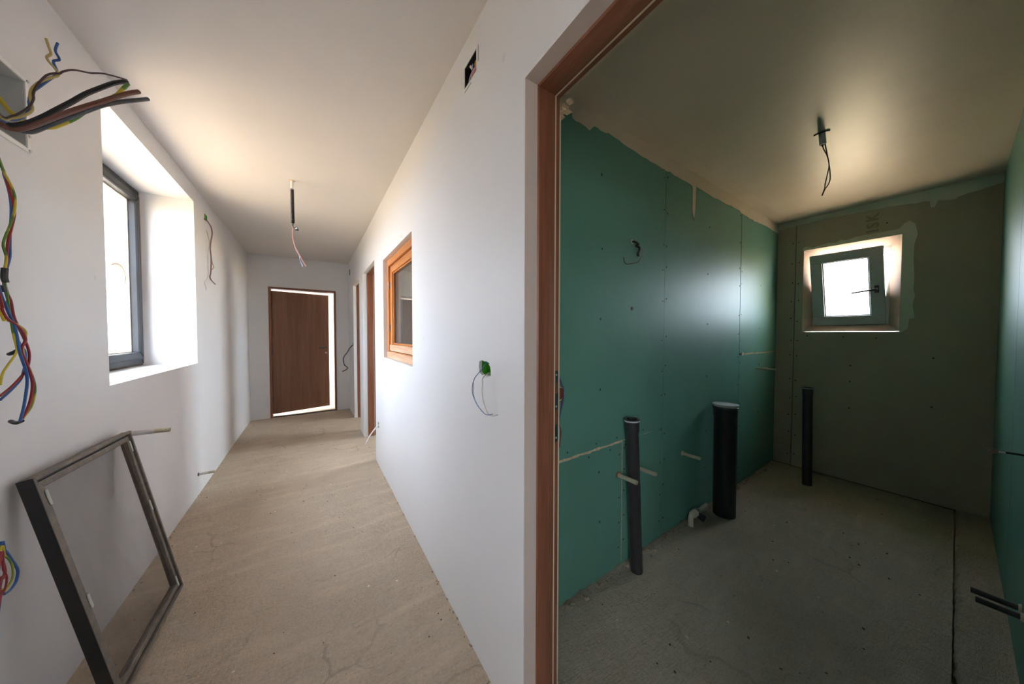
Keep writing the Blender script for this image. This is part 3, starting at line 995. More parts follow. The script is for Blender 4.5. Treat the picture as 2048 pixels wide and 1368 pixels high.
# ------------------------------------------------------------------ runs of wire and cable, in metres
WP = {
'cable_black':([(-0.93, 1.6, 2.13), (-0.8, 1.585, 2.115), (-0.72, 1.516, 1.992), (-0.705, 1.516, 1.984), (-0.691, 1.516, 1.989), (-0.672, 1.519, 2.006), (-0.65, 1.524, 2.034), (-0.629, 1.531, 2.067), (-0.606, 1.541, 2.105), (-0.583, 1.555, 2.149), (-0.559, 1.573, 2.191), (-0.537, 1.593, 2.23), (-0.517, 1.616, 2.261)],0.0065),
'cable_brown':([(-0.93, 1.618, 2.116), (-0.8, 1.603, 2.101), (-0.71, 1.495, 1.977), (-0.698, 1.494, 1.966), (-0.684, 1.495, 1.967), (-0.664, 1.497, 1.983), (-0.638, 1.503, 2.014), (-0.609, 1.513, 2.052), (-0.58, 1.527, 2.091), (-0.551, 1.548, 2.134), (-0.523, 1.576, 2.182), (-0.504, 1.599, 2.216), (-0.491, 1.619, 2.239)],0.0066),
'cable_grey':([(-0.93, 1.596, 2.108), (-0.8, 1.581, 2.093), (-0.73, 1.537, 1.988), (-0.708, 1.536, 1.982), (-0.689, 1.538, 1.983), (-0.675, 1.539, 1.99), (-0.653, 1.545, 2.018), (-0.627, 1.554, 2.052), (-0.596, 1.57, 2.096), (-0.567, 1.591, 2.141), (-0.537, 1.619, 2.184), (-0.515, 1.648, 2.217), (-0.49, 1.687, 2.258)],0.0063),
'cable_green':([(-0.93, 1.62, 2.33), (-0.85, 1.6, 2.25), (-0.75, 1.583, 2.078), (-0.738, 1.582, 2.056), (-0.724, 1.582, 2.039), (-0.707, 1.583, 2.026), (-0.691, 1.586, 2.023), (-0.666, 1.592, 2.034), (-0.649, 1.6, 2.055), (-0.627, 1.611, 2.089), (-0.61, 1.622, 2.124), (-0.588, 1.64, 2.162), (-0.571, 1.657, 2.203), (-0.556, 1.673, 2.238), (-0.549, 1.683, 2.264), (-0.54, 1.697, 2.297)],0.0055),
'tw_brown':([(-0.93, 1.62, 2.142), (-0.8, 1.605, 2.127), (-0.676, 1.425, 1.97), (-0.661, 1.431, 1.976), (-0.649, 1.436, 1.993), (-0.639, 1.443, 2.017), (-0.633, 1.447, 2.042), (-0.633, 1.448, 2.059), (-0.629, 1.452, 2.084), (-0.623, 1.457, 2.106), (-0.616, 1.463, 2.127), (-0.606, 1.471, 2.143), (-0.6, 1.476, 2.148), (-0.595, 1.481, 2.16), (-0.586, 1.49, 2.175), (-0.576, 1.5, 2.186), (-0.561, 1.52, 2.2), (-0.545, 1.544, 2.223), (-0.529, 1.571, 2.241), (-0.513, 1.604, 2.259)],0.0024),
'tw_blue':([(-0.93, 1.624, 2.146), (-0.8, 1.609, 2.131), (-0.68, 1.432, 1.963), (-0.668, 1.435, 1.966), (-0.656, 1.441, 1.975), (-0.647, 1.447, 1.993), (-0.642, 1.451, 2.015), (-0.642, 1.451, 2.033), (-0.64, 1.454, 2.06), (-0.633, 1.459, 2.078), (-0.625, 1.465, 2.098), (-0.617, 1.471, 2.118), (-0.609, 1.479, 2.14), (-0.606, 1.482, 2.156), (-0.611, 1.48, 2.18), (-0.603, 1.486, 2.194), (-0.608, 1.484, 2.211), (-0.608, 1.484, 2.222), (-0.605, 1.487, 2.241)],0.0029),
'tw_yellow':([(-0.93, 1.622, 2.15), (-0.8, 1.607, 2.135), (-0.678, 1.428, 1.967), (-0.663, 1.433, 1.97), (-0.647, 1.44, 1.987), (-0.636, 1.447, 2.01), (-0.637, 1.448, 2.031), (-0.639, 1.448, 2.049), (-0.636, 1.45, 2.072), (-0.627, 1.458, 2.099), (-0.614, 1.467, 2.122), (-0.602, 1.478, 2.145), (-0.607, 1.474, 2.159), (-0.615, 1.469, 2.171), (-0.617, 1.468, 2.181), (-0.612, 1.473, 2.196), (-0.615, 1.471, 2.215), (-0.618, 1.47, 2.233)],0.0029),
'h_blue1':([(-0.765, 1.515, 2.05), (-0.785, 1.525, 2.0), (-0.765, 1.604, 1.895), (-0.765, 1.618, 1.869), (-0.765, 1.633, 1.828), (-0.765, 1.639, 1.788), (-0.765, 1.637, 1.745), (-0.765, 1.631, 1.705), (-0.765, 1.628, 1.662), (-0.765, 1.626, 1.626), (-0.765, 1.612, 1.585), (-0.765, 1.603, 1.561), (-0.765, 1.601, 1.528), (-0.765, 1.608, 1.509), (-0.765, 1.617, 1.475), (-0.765, 1.625, 1.436), (-0.765, 1.633, 1.4), (-0.765, 1.648, 1.361), (-0.765, 1.669, 1.333), (-0.765, 1.67, 1.305), (-0.765, 1.662, 1.272), (-0.765, 1.646, 1.244), (-0.765, 1.608, 1.216), (-0.765, 1.57, 1.194)],0.0031),
'h_red1':([(-0.765, 1.515, 2.05), (-0.761, 1.603, 1.886), (-0.761, 1.62, 1.846), (-0.761, 1.637, 1.798), (-0.761, 1.641, 1.761), (-0.761, 1.629, 1.718), (-0.761, 1.615, 1.676), (-0.761, 1.607, 1.632), (-0.761, 1.602, 1.599), (-0.761, 1.595, 1.576), (-0.761, 1.591, 1.558), (-0.761, 1.603, 1.512), (-0.761, 1.615, 1.488), (-0.761, 1.623, 1.443), (-0.761, 1.641, 1.407), (-0.761, 1.66, 1.374), (-0.761, 1.676, 1.336), (-0.761, 1.677, 1.308), (-0.761, 1.666, 1.278), (-0.761, 1.637, 1.251), (-0.761, 1.6, 1.226), (-0.761, 1.562, 1.207)],0.0031),
'h_green1':([(-0.765, 1.515, 2.05), (-0.757, 1.593, 1.886), (-0.757, 1.612, 1.86), (-0.757, 1.63, 1.835), (-0.757, 1.638, 1.806), (-0.757, 1.633, 1.768), (-0.757, 1.615, 1.721), (-0.757, 1.594, 1.677), (-0.757, 1.587, 1.65), (-0.757, 1.596, 1.618), (-0.757, 1.589, 1.578), (-0.757, 1.587, 1.545), (-0.757, 1.594, 1.502), (-0.757, 1.598, 1.461), (-0.757, 1.605, 1.42), (-0.757, 1.611, 1.384), (-0.757, 1.62, 1.348), (-0.757, 1.617, 1.329), (-0.757, 1.588, 1.298), (-0.757, 1.566, 1.272), (-0.757, 1.556, 1.239)],0.0027),
'h_blue2':([(-0.765, 1.5, 1.75), (-0.753, 1.561, 1.511), (-0.753, 1.574, 1.485), (-0.753, 1.587, 1.454), (-0.753, 1.605, 1.42), (-0.753, 1.615, 1.381), (-0.753, 1.621, 1.338), (-0.753, 1.631, 1.308), (-0.753, 1.644, 1.273), (-0.753, 1.648, 1.239), (-0.753, 1.64, 1.199), (-0.753, 1.628, 1.155), (-0.753, 1.613, 1.118)],0.0034),
'h_red2':([(-0.765, 1.5, 1.75), (-0.751, 1.556, 1.492), (-0.751, 1.56, 1.465), (-0.751, 1.575, 1.438), (-0.751, 1.604, 1.42), (-0.751, 1.628, 1.401), (-0.751, 1.643, 1.371), (-0.751, 1.625, 1.341), (-0.751, 1.639, 1.304), (-0.751, 1.655, 1.268), (-0.751, 1.664, 1.233), (-0.751, 1.659, 1.193), (-0.751, 1.64, 1.152), (-0.751, 1.618, 1.127)],0.0034),
'h_green2':([(-0.765, 1.5, 1.75), (-0.755, 1.562, 1.459), (-0.755, 1.583, 1.432), (-0.755, 1.617, 1.42), (-0.755, 1.647, 1.404), (-0.755, 1.655, 1.391), (-0.755, 1.649, 1.37), (-0.755, 1.639, 1.341), (-0.755, 1.65, 1.3), (-0.755, 1.668, 1.267), (-0.755, 1.683, 1.22), (-0.755, 1.679, 1.183), (-0.755, 1.662, 1.151), (-0.755, 1.63, 1.124)],0.0028),
'h_tip':([(-0.755, 1.624, 1.117), (-0.775, 1.644, 1.109), (-0.795, 1.667, 1.112)],0.0055),
'h_tape1':([(-0.753, 1.581, 1.584), (-0.753, 1.578, 1.558), (-0.753, 1.582, 1.543)],0.0067),
'h_tape2':([(-0.761, 1.582, 1.533), (-0.761, 1.587, 1.515)],0.0082),
'h_tail':([(-0.775, 1.662, 1.337), (-0.785, 1.664, 1.329), (-0.795, 1.672, 1.325)],0.0055),
'l_blue':([(-0.83, 1.455, 0.6), (-0.76, 1.47, 0.575), (-0.76, 1.539, 0.771), (-0.76, 1.553, 0.752), (-0.76, 1.565, 0.731), (-0.76, 1.576, 0.708), (-0.76, 1.59, 0.68), (-0.76, 1.596, 0.661), (-0.76, 1.594, 0.644), (-0.76, 1.586, 0.63), (-0.76, 1.567, 0.621), (-0.76, 1.548, 0.622), (-0.76, 1.531, 0.621), (-0.76, 1.47, 0.4), (-0.83, 1.455, 0.39)],0.0031),
'l_yellow':([(-0.83, 1.45, 0.595), (-0.76, 1.465, 0.565), (-0.754, 1.526, 0.765), (-0.754, 1.541, 0.74), (-0.754, 1.556, 0.717), (-0.754, 1.565, 0.694), (-0.754, 1.567, 0.675), (-0.754, 1.565, 0.659), (-0.754, 1.554, 0.646), (-0.754, 1.54, 0.639), (-0.754, 1.527, 0.636), (-0.754, 1.519, 0.632), (-0.76, 1.465, 0.4), (-0.83, 1.45, 0.39)],0.0024),
'l_red':([(-0.83, 1.455, 0.57), (-0.76, 1.465, 0.53), (-0.75, 1.517, 0.751), (-0.75, 1.525, 0.728), (-0.75, 1.53, 0.705), (-0.75, 1.53, 0.692), (-0.75, 1.523, 0.681), (-0.75, 1.513, 0.668), (-0.76, 1.46, 0.43), (-0.83, 1.45, 0.41)],0.0033),
'l_red2':([(-0.76, 1.465, 0.5), (-0.748, 1.512, 0.735), (-0.748, 1.522, 0.707), (-0.748, 1.531, 0.684), (-0.748, 1.531, 0.666), (-0.748, 1.525, 0.65), (-0.748, 1.515, 0.64), (-0.748, 1.507, 0.63), (-0.76, 1.45, 0.38)],0.0023),
'g_purple':([(-0.8, 3.955, 2.452), (-0.8, 4.031, 2.447), (-0.8, 4.094, 2.434), (-0.8, 4.122, 2.378), (-0.8, 4.061, 2.273), (-0.8, 4.044, 2.205), (-0.8, 4.067, 2.134), (-0.8, 4.061, 2.057), (-0.8, 4.035, 1.976), (-0.8, 4.009, 1.934), (-0.8, 4.064, 1.91), (-0.8, 4.195, 1.893)],0.0078),
'g_yellow':([(-0.8, 4.067, 2.134), (-0.8, 4.114, 2.08), (-0.8, 4.16, 2.056), (-0.8, 4.061, 2.012)],0.0049),
'g_clear':([(-0.815, 4.082, 2.307), (-0.815, 4.049, 2.191), (-0.815, 4.03, 2.099), (-0.815, 4.03, 1.973), (-0.815, 3.982, 1.915), (-0.815, 3.893, 1.866), (-0.815, 3.942, 1.823), (-0.815, 3.94, 1.798)],0.0043),
'p_top':([(-0.116, 3.12, 2.667), (-0.117, 3.12, 2.598), (-0.116, 3.12, 2.32)],None),
'p_pink':([(-0.116, 3.12, 2.291), (-0.119, 3.12, 2.222), (-0.113, 3.12, 2.165), (-0.093, 3.12, 2.093), (-0.07, 3.12, 2.05), (-0.032, 3.12, 1.972)],0.004),
'p_blue':([(-0.091, 3.12, 2.105), (-0.075, 3.12, 2.061), (-0.07, 3.12, 2.014), (-0.052, 3.12, 1.97)],0.0036),
'p_clip':([(-0.116, 3.12, 2.294), (-0.102, 3.12, 2.277)],None),
's_wire':([(0.6, 1.05, 1.27), (0.53, 0.958, 1.286), (0.53, 0.982, 1.266), (0.53, 1.012, 1.245), (0.53, 1.048, 1.221), (0.53, 1.066, 1.197), (0.53, 1.073, 1.173), (0.53, 1.069, 1.152), (0.53, 1.052, 1.134), (0.53, 1.025, 1.114), (0.53, 0.995, 1.102), (0.53, 0.966, 1.095), (0.53, 0.938, 1.098), (0.53, 0.912, 1.107)],0.0017),
's_wire2':([(0.535, 1.021, 1.244), (0.535, 1.057, 1.219), (0.535, 1.072, 1.2), (0.535, 1.069, 1.179), (0.535, 1.073, 1.156), (0.535, 1.062, 1.132)],0.0014),
's_white':([(0.6, 1.055, 1.235), (0.545, 1.01, 1.224), (0.545, 1.014, 1.197), (0.545, 1.017, 1.17), (0.545, 1.012, 1.142), (0.545, 0.996, 1.116), (0.545, 0.969, 1.092), (0.545, 0.938, 1.092), (0.545, 0.904, 1.103)],0.0025),
'low_white':([(0.57, 3.272, 0.451), (0.528, 3.245, 0.431), (0.485, 3.168, 0.423), (0.442, 3.081, 0.399), (0.4, 2.934, 0.404)],0.0085),
'far_wire':([(0.57, 5.66, 1.214), (0.557, 5.978, 1.135), (0.543, 6.225, 1.053), (0.53, 6.688, 0.957), (0.517, 6.7, 0.892), (0.503, 6.329, 0.821), (0.49, 5.609, 0.839), (0.477, 5.495, 0.829), (0.463, 5.639, 0.794), (0.45, 6.107, 0.721)],0.0098),
'k_black':([(1.62, 1.12, 1.95), (1.589, 1.09, 1.941), (1.57, 1.072, 1.918), (1.578, 1.053, 1.907), (1.583, 1.035, 1.892), (1.553, 1.017, 1.865), (1.515, 0.998, 1.844), (1.488, 0.98, 1.822)],0.0066),
'k_wire':([(1.537, 1.0, 1.875), (1.566, 1.006, 1.872), (1.583, 1.012, 1.863), (1.585, 1.018, 1.846), (1.575, 1.024, 1.824), (1.56, 1.03, 1.805), (1.525, 1.036, 1.795), (1.481, 1.042, 1.786), (1.469, 1.048, 1.792), (1.469, 1.054, 1.806), (1.474, 1.06, 1.827)],0.0027),
'b_wireA':([(2.28, 0.42, 2.436), (2.28, 0.419, 2.389), (2.28, 0.403, 2.339), (2.28, 0.395, 2.286), (2.28, 0.401, 2.231), (2.28, 0.407, 2.195), (2.28, 0.408, 2.165)],0.0027),
'b_wireB':([(2.285, 0.417, 2.436), (2.285, 0.407, 2.369), (2.285, 0.399, 2.316), (2.285, 0.392, 2.259), (2.285, 0.39, 2.213), (2.285, 0.397, 2.185), (2.285, 0.409, 2.167)],0.0027),
'b_tip':([(2.28, 0.408, 2.167), (2.28, 0.418, 2.134)],0.004),
'b_tube':([(2.28, 0.425, 2.498), (2.28, 0.42, 2.436)],0.012),
'j_blue':([(0.978, 1.06, 1.2), (1.002, 1.06, 1.155), (1.017, 1.06, 1.122), (1.017, 1.06, 1.083), (1.003, 1.06, 1.031), (0.989, 1.06, 0.986), (0.985, 1.06, 0.959)],0.0024),
'j_red':([(0.983, 1.065, 1.185), (1.01, 1.065, 1.14), (1.017, 1.065, 1.1), (1.01, 1.065, 1.057), (1.001, 1.065, 1.009), (0.992, 1.065, 0.96), (1.004, 1.065, 0.915), (0.999, 1.065, 0.876), (0.995, 1.065, 0.841)],0.0024),
}


ENTRY = {'h_blue1': (-0.85, 1.545, 2.07), 'h_red1': (-0.85, 1.540, 2.07), 'h_green1': (-0.85, 1.535, 2.07),
         'h_blue2': (-0.835, 1.485, 1.79), 'h_red2': (-0.835, 1.490, 1.79), 'h_green2': (-0.835, 1.495, 1.79), 'l_red2': (-0.835, 1.455, 0.53)}
EXIT = {'l_red2': (-0.835, 1.44, 0.37)}


def wire(name, key, mat, parent=None, r=None, **kw):
    pts, rr = WP[key]
    pts = ([ENTRY[key]] if key in ENTRY else []) + pts + ([EXIT[key]] if key in EXIT else [])
    return tube(name, pts, r or rr, mat, parent, 8, 5, **kw)


# ------------------------------------------------------------------ fuse cabinet and its cables, left wall
cy0, cy1, cz0, cz1 = 1.402, 1.848, 2.047, 2.278
root = empty('fuse_cabinet', (XL - 0.06, 1.62, cz0), 'grey metal fuse cabinet set into the left wall behind the cables', 'cabinet')
mb = MB()
t = 0.004
xb = XL - 0.115
mb.box(xb, xb + t, cy0, cy1, cz0, cz1)
mb.box(xb, XL, cy0, cy0 + t, cz0, cz1).box(xb, XL, cy1 - t, cy1, cz0, cz1)
mb.box(xb, XL, cy0, cy1, cz0, cz0 + t).box(xb, XL, cy0, cy1, cz1 - t, cz1)
mb.build('tray', 'box_metal', root)
rect_frame(root, 'flange', 'X', XL, XL + 0.004, cy0 - 0.012, cy1 + 0.012, cz0 - 0.016, cz1 + 0.012, 0.014, 'white_metal', 0.001)
box('inner_plate', xb + 0.02, xb + 0.024, cy0 + 0.04, cy1 - 0.012, cz0 + 0.02, cz1 - 0.02, 'box_metal', root, 0.002)
box('mounting_rail', xb + 0.024, xb + 0.034, cy0 + 0.05, cy1 - 0.02, 2.15, 2.185, 'steel', root, 0.002)
for y, z in ((cy1 + 0.006, cz1 + 0.004), (cy1 + 0.006, cz0 - 0.008), (cy1 + 0.006, 2.21), (cy1 + 0.006, 2.09)):
    MB().lathe([(0.005, 0), (0.005, 0.003), (0.002, 0.005), (0, 0.005)], (XL + 0.004, y, z), (1, 0, 0), 10).build('fixing_screw', 'steel', root)

wire('power_cable', 'cable_black', 'black_cable', label='thick black cable curving out of the fuse cabinet, uppermost of the thick ends', cat='cable', group='cables from the fuse cabinet')
wire('power_cable', 'cable_brown', 'brown_cable', label='thick brown cable from the fuse cabinet ending in front of the ceiling', cat='cable', group='cables from the fuse cabinet')
wire('power_cable', 'cable_grey', 'grey_cable', label='thick dark grey cable from the fuse cabinet, lowest of the cut ends', cat='cable', group='cables from the fuse cabinet')
wire('power_cable', 'cable_green', 'earth_wire', label='thick yellow and green cable passing behind the brown one', cat='cable', group='cables from the fuse cabinet')
tw = empty('twisted_wire_bundle', (-0.72, 1.62, 2.1), 'thin brown, blue and yellow wires twisted together above the thick cables', 'wires')
wire('wire', 'tw_brown', 'brown_wire', tw, label='thin brown wire')
wire('wire', 'tw_blue', 'blue_wire', tw, label='thin blue wire with a kinked end')
wire('wire', 'tw_yellow', 'yellow_insulation', tw, label='thin yellow wire with a kinked end')

hb = empty('hanging_wire_bundle', (-0.765, 1.60, 1.12), 'tangle of blue, red and yellow-green wires hanging down the left wall', 'wires')
for key, mt in (('h_blue1', 'blue_wire'), ('h_red1', 'red_wire'), ('h_green1', 'earth_wire'), ('h_blue2', 'blue_wire'), ('h_red2', 'red_wire'), ('h_green2', 'earth_wire')):
    wire('wire', key, mt, hb)
for key in ('h_tape1', 'h_tape2', 'h_tail', 'h_tip'):
    wire('tape_wrap', key, 'black_rubber', hb, label='black insulating tape')
lb = empty('looped_wire_bundle', (-0.79, 1.46, 0.39), 'loop of blue, yellow and red wires low on the left wall', 'wires')
for key, mt in (('l_blue', 'blue_wire'), ('l_yellow', 'earth_wire'), ('l_red', 'red_wire'), ('l_red2', 'red_wire')):
    wire('wire', key, mt, lb)

# ------------------------------------------------------------------ strip stuck to the left window pane
pts = [(-1.160, 3.30, 1.868), (-1.160, 3.341, 1.886), (-1.160, 3.411, 1.894), (-1.160, 3.461, 1.874), (-1.160, 3.490, 1.835), (-1.160, 3.492, 1.795), (-1.160, 3.484, 1.762)]
tube('curved_strip', pts, 0.010, 'seal_cream', None, 8, 5, label='curved white plastic strip stuck to the pane of the grey window', cat='strip')

# ------------------------------------------------------------------ socket box and wires on the left wall beyond the window
root = empty('wall_box', (XL - 0.03, 4.05, 2.49), 'small green wall box high on the left wall beyond the window', 'wall box')
mb = MB()
mb.box(XL - 0.05, XL - 0.046, 4.002, 4.098, 2.489, 2.535)
for a in ((XL - 0.05, XL - 0.001, 4.002, 4.006, 2.489, 2.535), (XL - 0.05, XL - 0.001, 4.094, 4.098, 2.489, 2.535), (XL - 0.05, XL - 0.001, 4.002, 4.098, 2.489, 2.493), (XL - 0.05, XL - 0.001, 4.002, 4.098, 2.531, 2.535)):
    mb.box(*a)
mb.build('cup', 'green_plastic', root)
MB().prism([(XL - 0.012, 4.0, 2.500), (XL - 0.012, 4.07, 2.489), (XL - 0.012, 4.098, 2.495), (XL - 0.012, 4.098, 2.534), (XL - 0.012, 4.02, 2.534)], (0.003, 0, 0)).build('flap', 'green_plastic', root)
wb = empty('wall_wires', (-0.81, 4.1, 1.83), 'thin purple and clear wires hanging from the green box on the left wall', 'wires')
p_, r_w = WP['g_purple']
tube('wire', [(XL - 0.03, 4.04, 2.505)] + p_, 0.0055, 'purple_wire', wb, 8, 5)
wire('wire', 'g_yellow', 'yellow_insulation', wb, 0.0035)
p_, r_w = WP['g_clear']
tube('wire', [(XL - 0.02, 4.03, 2.495)] + p_, 0.003, 'clear_cable', wb, 8, 5)


# ------------------------------------------------------------------ pipe stubs
def stub(name, a, d, L, r, mat, label, group, ring='rust', paint=None, bore='dark_bore'):
    a, d = Vector(a), Vector(d).normalized()
    root = empty(name, a, label, 'pipe', group)
    body = MB().lathe([(r, 0), (r, L), (r * 0.62, L), (r * 0.62, L - 0.03)], a, d, 20).build('pipe', mat, root, True)
    MB().lathe([(r * 0.62, L - 0.029), (0, L - 0.029)], a, d, 16).build('bore', bore, body)
    MB().lathe([(r * 1.05, 0.0), (r * 1.5, 0.001), (r * 1.35, 0.006), (r * 1.05, 0.008)], a, d, 14).build('collar', ring, root, True)
    if paint:
        MB().lathe([(r * 1.02, 0.004), (r * 1.03, L * paint)], a, d, 20).build('paint_coat', 'stub_paint', body, True)
    return root


stub('pipe_stub', (XL, 2.489, 0.847), (1, 0, -0.012), 0.152, 0.0125, 'beige_pipe', 'half painted pipe stub sticking out of the left wall above the leaning screen', 'pipe stubs in the corridor wall', 'torn_paper', 0.62)
stub('pipe_stub', (XL, 3.621, 0.178), (1, 0, 0), 0.105, 0.010, 'beige_pipe', 'short thin pipe stub low on the left wall under the window', 'pipe stubs in the corridor wall', 'dark_rubble', 0.6)
GS = 'pipe stubs in the green wall'
stub('pipe_stub', (1.491, YG, 0.563), (0, -1, 0.02), 0.125, 0.0125, 'beige_pipe', 'beige pipe stub in the green wall in front of the slim black drain', GS, 'rust')
stub('pipe_stub', (1.672, YG, 0.563), (0, -1, 0.02), 0.130, 0.0120, 'beige_pipe', 'beige pipe stub in the green wall just behind the slim black drain', GS, 'rust')
stub('pipe_stub', (2.233, YG, 0.526), (0, -1, 0.0), 0.124, 0.0115, 'beige_pipe', 'beige pipe stub in the green wall between the two black drains', GS, 'raw_filler')
r4 = empty('pipe_stub', (3.643, YG, 1.056), 'stepped pipe stub in the green wall near the window wall', 'pipe', GS)
MB().lathe([(0.010, 0), (0.010, 0.06), (0.014, 0.062), (0.014, 0.095), (0.010, 0.097), (0.010, 0.15), (0.006, 0.15), (0.006, 0.12)], (3.643, YG, 1.056), (0, -1, 0.02), 16).build('pipe', 'beige_pipe', r4, True)
MB().lathe([(0.006, 0.121), (0, 0.121)], (3.643, YG, 1.056), (0, -1, 0.02), 12).build('bore', 'dark_bore', r4)
NS = 'pipe stubs in the near bathroom wall'
stub('pipe_stub', (2.334, YR, 0.299), (0, 1, 0), 0.112, 0.0115, 'pipe_grey', 'dark pipe stub in the near bathroom wall, the farther of the pair', NS, 'raw_filler')
stub('pipe_stub', (2.266, YR, 0.299), (0, 1, 0), 0.102, 0.0115, 'pipe_grey', 'dark pipe stub in the near bathroom wall, the nearer of the pair', NS, 'raw_filler')

# earthing lug on a wire from the near bathroom wall
root = empty('cable_lug', (2.48, YR, 0.884), 'flat metal lug with a hole on a dark wire from the near bathroom wall', 'cable lug')
tube('wire', [(2.48, YR, 0.884), (2.48, YR + 0.02, 0.884), (2.48, YR + 0.044, 0.882)], 0.0045, 'black_rubber', root, 8, 4)
tube('ferrule', [(2.48, YR + 0.040, 0.882), (2.48, YR + 0.056, 0.881)], 0.005, 'steel', root, 10, 0)
mb = MB()
ring, hole = [], []
for k in range(20):
    a = 2 * math.pi * k / 20
    yy = 0.0175 * math.cos(a)
    ring.append(Vector((2.48, YR + 0.0715 + yy, 0.880 + 0.0135 * math.sin(a) * (1.0 if math.cos(a) > 0 else 0.85))))
    hole.append(Vector((2.48, YR + 0.0775 + 0.004 * math.cos(a), 0.881 + 0.004 * math.sin(a))))
vs_ = ring + hole + [p + Vector((0.003, 0, 0)) for p in ring] + [p + Vector((0.003, 0, 0)) for p in hole]
fs_ = []
for k in range(20):
    k2 = (k + 1) % 20
    fs_ += [(k, k2, 20 + k2, 20 + k), (40 + k, 60 + k, 60 + k2, 40 + k2), (k, 40 + k, 40 + k2, k2), (20 + k, 20 + k2, 60 + k2, 60 + k)]
mb.add(vs_, fs_).build('lug_plate', 'lug_bronze', root)

# ------------------------------------------------------------------ leaning insect screen
BR, TR, TL = Vector((-0.630, 2.341, 0.004)), Vector((-0.808, 2.366, 0.886)), Vector((-0.808, 1.718, 0.900))
U = (TL - TR).normalized()
WS = (TL - TR).length
V_ = (TR - BR)
V_ = (V_ - U * V_.dot(U))
HS = V_.length
V_.normalize()
NRM = V_.cross(U)
if NRM.x < 0:
    NRM = -NRM
root = empty('insect_screen', BR + U * (WS / 2), 'brown framed insect screen leaning against the left wall on the floor', 'window screen')


def sc(u, v, n):
    return BR + U * u + V_ * v + NRM * n


def scbox(u0, u1, v0, v1, n0, n1):
    return MB().hexa([sc(u, v, n) for n in (n0, n1) for u, v in ((u0, v0), (u1, v0), (u1, v1), (u0, v1))])


def scmember(a, b_, c, d, n0, n1):          # mitred quad
    return MB().hexa([sc(*p, n0) for p in (a, b_, c, d)] + [sc(*p, n1) for p in (a, b_, c, d)])


def scframe(name, i0, i1, n0, n1, mat, bev=0.0015):
    o_ = [(i0, i0), (WS - i0, i0), (WS - i0, HS - i0), (i0, HS - i0)]
    q_ = [(i1, i1), (WS - i1, i1), (WS - i1, HS - i1), (i1, HS - i1)]
    for k, nm in enumerate(('bottom', 'side', 'top', 'side')):
        k2 = (k + 1) % 4
        scmember(o_[k], o_[k2], q_[k2], q_[k], n0, n1).build(name + '_' + nm, mat, root, False, bev)


scframe('frame', 0.0, 0.012, -0.004, 0.030, 'screen_face')
scframe('channel', 0.012, 0.022, 0.0, 0.018, 'screen_edge')
scframe('inner_rail', 0.022, 0.044, -0.002, 0.024, 'screen_face')
scframe('lip', 0.044, 0.050, 0.002, 0.013, 'screen_frame')
scbox(0.048, WS - 0.048, 0.048, HS - 0.048, 0.004, 0.0055).build('mesh', 'fly_mesh', root, label='fine grey fly mesh')
scbox(WS, WS + 0.003, 0, HS, -0.004, 0.030).build('edge_strip', 'screen_edge', root)
for u, v in ((0.030, HS - 0.075), (0.034, 0.50), (WS - 0.040, HS - 0.085), (WS - 0.044, 0.40), (0.036, 0.055)):
    scbox(u - 0.005, u + 0.007, v - 0.028, v + 0.028, 0.024, 0.028).build('corner_clip', 'clip_plastic', root, False, 0.002)
tube('latch_wire', [sc(0.012, HS + 0.001, 0.01), sc(-0.006, HS - 0.004, 0.012), sc(-0.020, HS - 0.010, 0.010), sc(-0.026, HS - 0.004, 0.01)], 0.002, 'steel', root, 6, 4)

# ------------------------------------------------------------------ corridor ceiling pendant
pt = [Vector(p) for p in WP['p_top'][0]]
root = empty('ceiling_conduit', (pt[0].x, 3.12, 2.30), 'black corrugated conduit hanging from the corridor ceiling with pink and blue wires', 'conduit')
MB().lathe([(0.020, 0), (0.020, 0.004), (0.012, 0.005)], (pt[0].x, 3.12, ZC - 0.0001), (0, 0, -1), 18).build('hole_rim', 'torn_paper', root)
MB().tube([(pt[0].x, 3.12, ZC), (pt[1].x, 3.12, pt[1].z - 0.01)], 0.0115, 14, 0).build('white_tube', 'white_metal', root, True)
prof = []
n_r = 34
zt_, zb_ = pt[1].z, pt[2].z
L_ = zt_ - zb_
for k in range(n_r * 4 + 1):
    prof.append((0.0125 + 0.0016 * math.cos(2 * math.pi * k / 4), L_ * k / (n_r * 4)))
MB().lathe([(0.006, 0)] + prof + [(0.008, L_)], (pt[1].x, 3.12, zt_), (pt[2] - pt[1]), 14).build('corrugated_hose', 'black_cable', root, True)
cpt = [Vector(p) for p in WP['p_clip'][0]]
MB().tube([cpt[0] + Vector((0, 0, 0.02)), cpt[0], cpt[1]], 0.005, 8, 3).build('clip_stem', 'dark_steel', root, True)
MB().lathe([(0.004, -0.012), (0.020, 0.012), (0.018, 0.014), (0, 0.010)], cpt[1] + Vector((0.005, 0, -0.004)), (0.8, 0, 0.45), 14).build('clip_cup', 'dark_steel', root, True)
wire('wire', 'p_pink', 'pink_wire', root, 0.0042)
wire('wire', 'p_blue', 'lilac_wire', root, 0.0036)

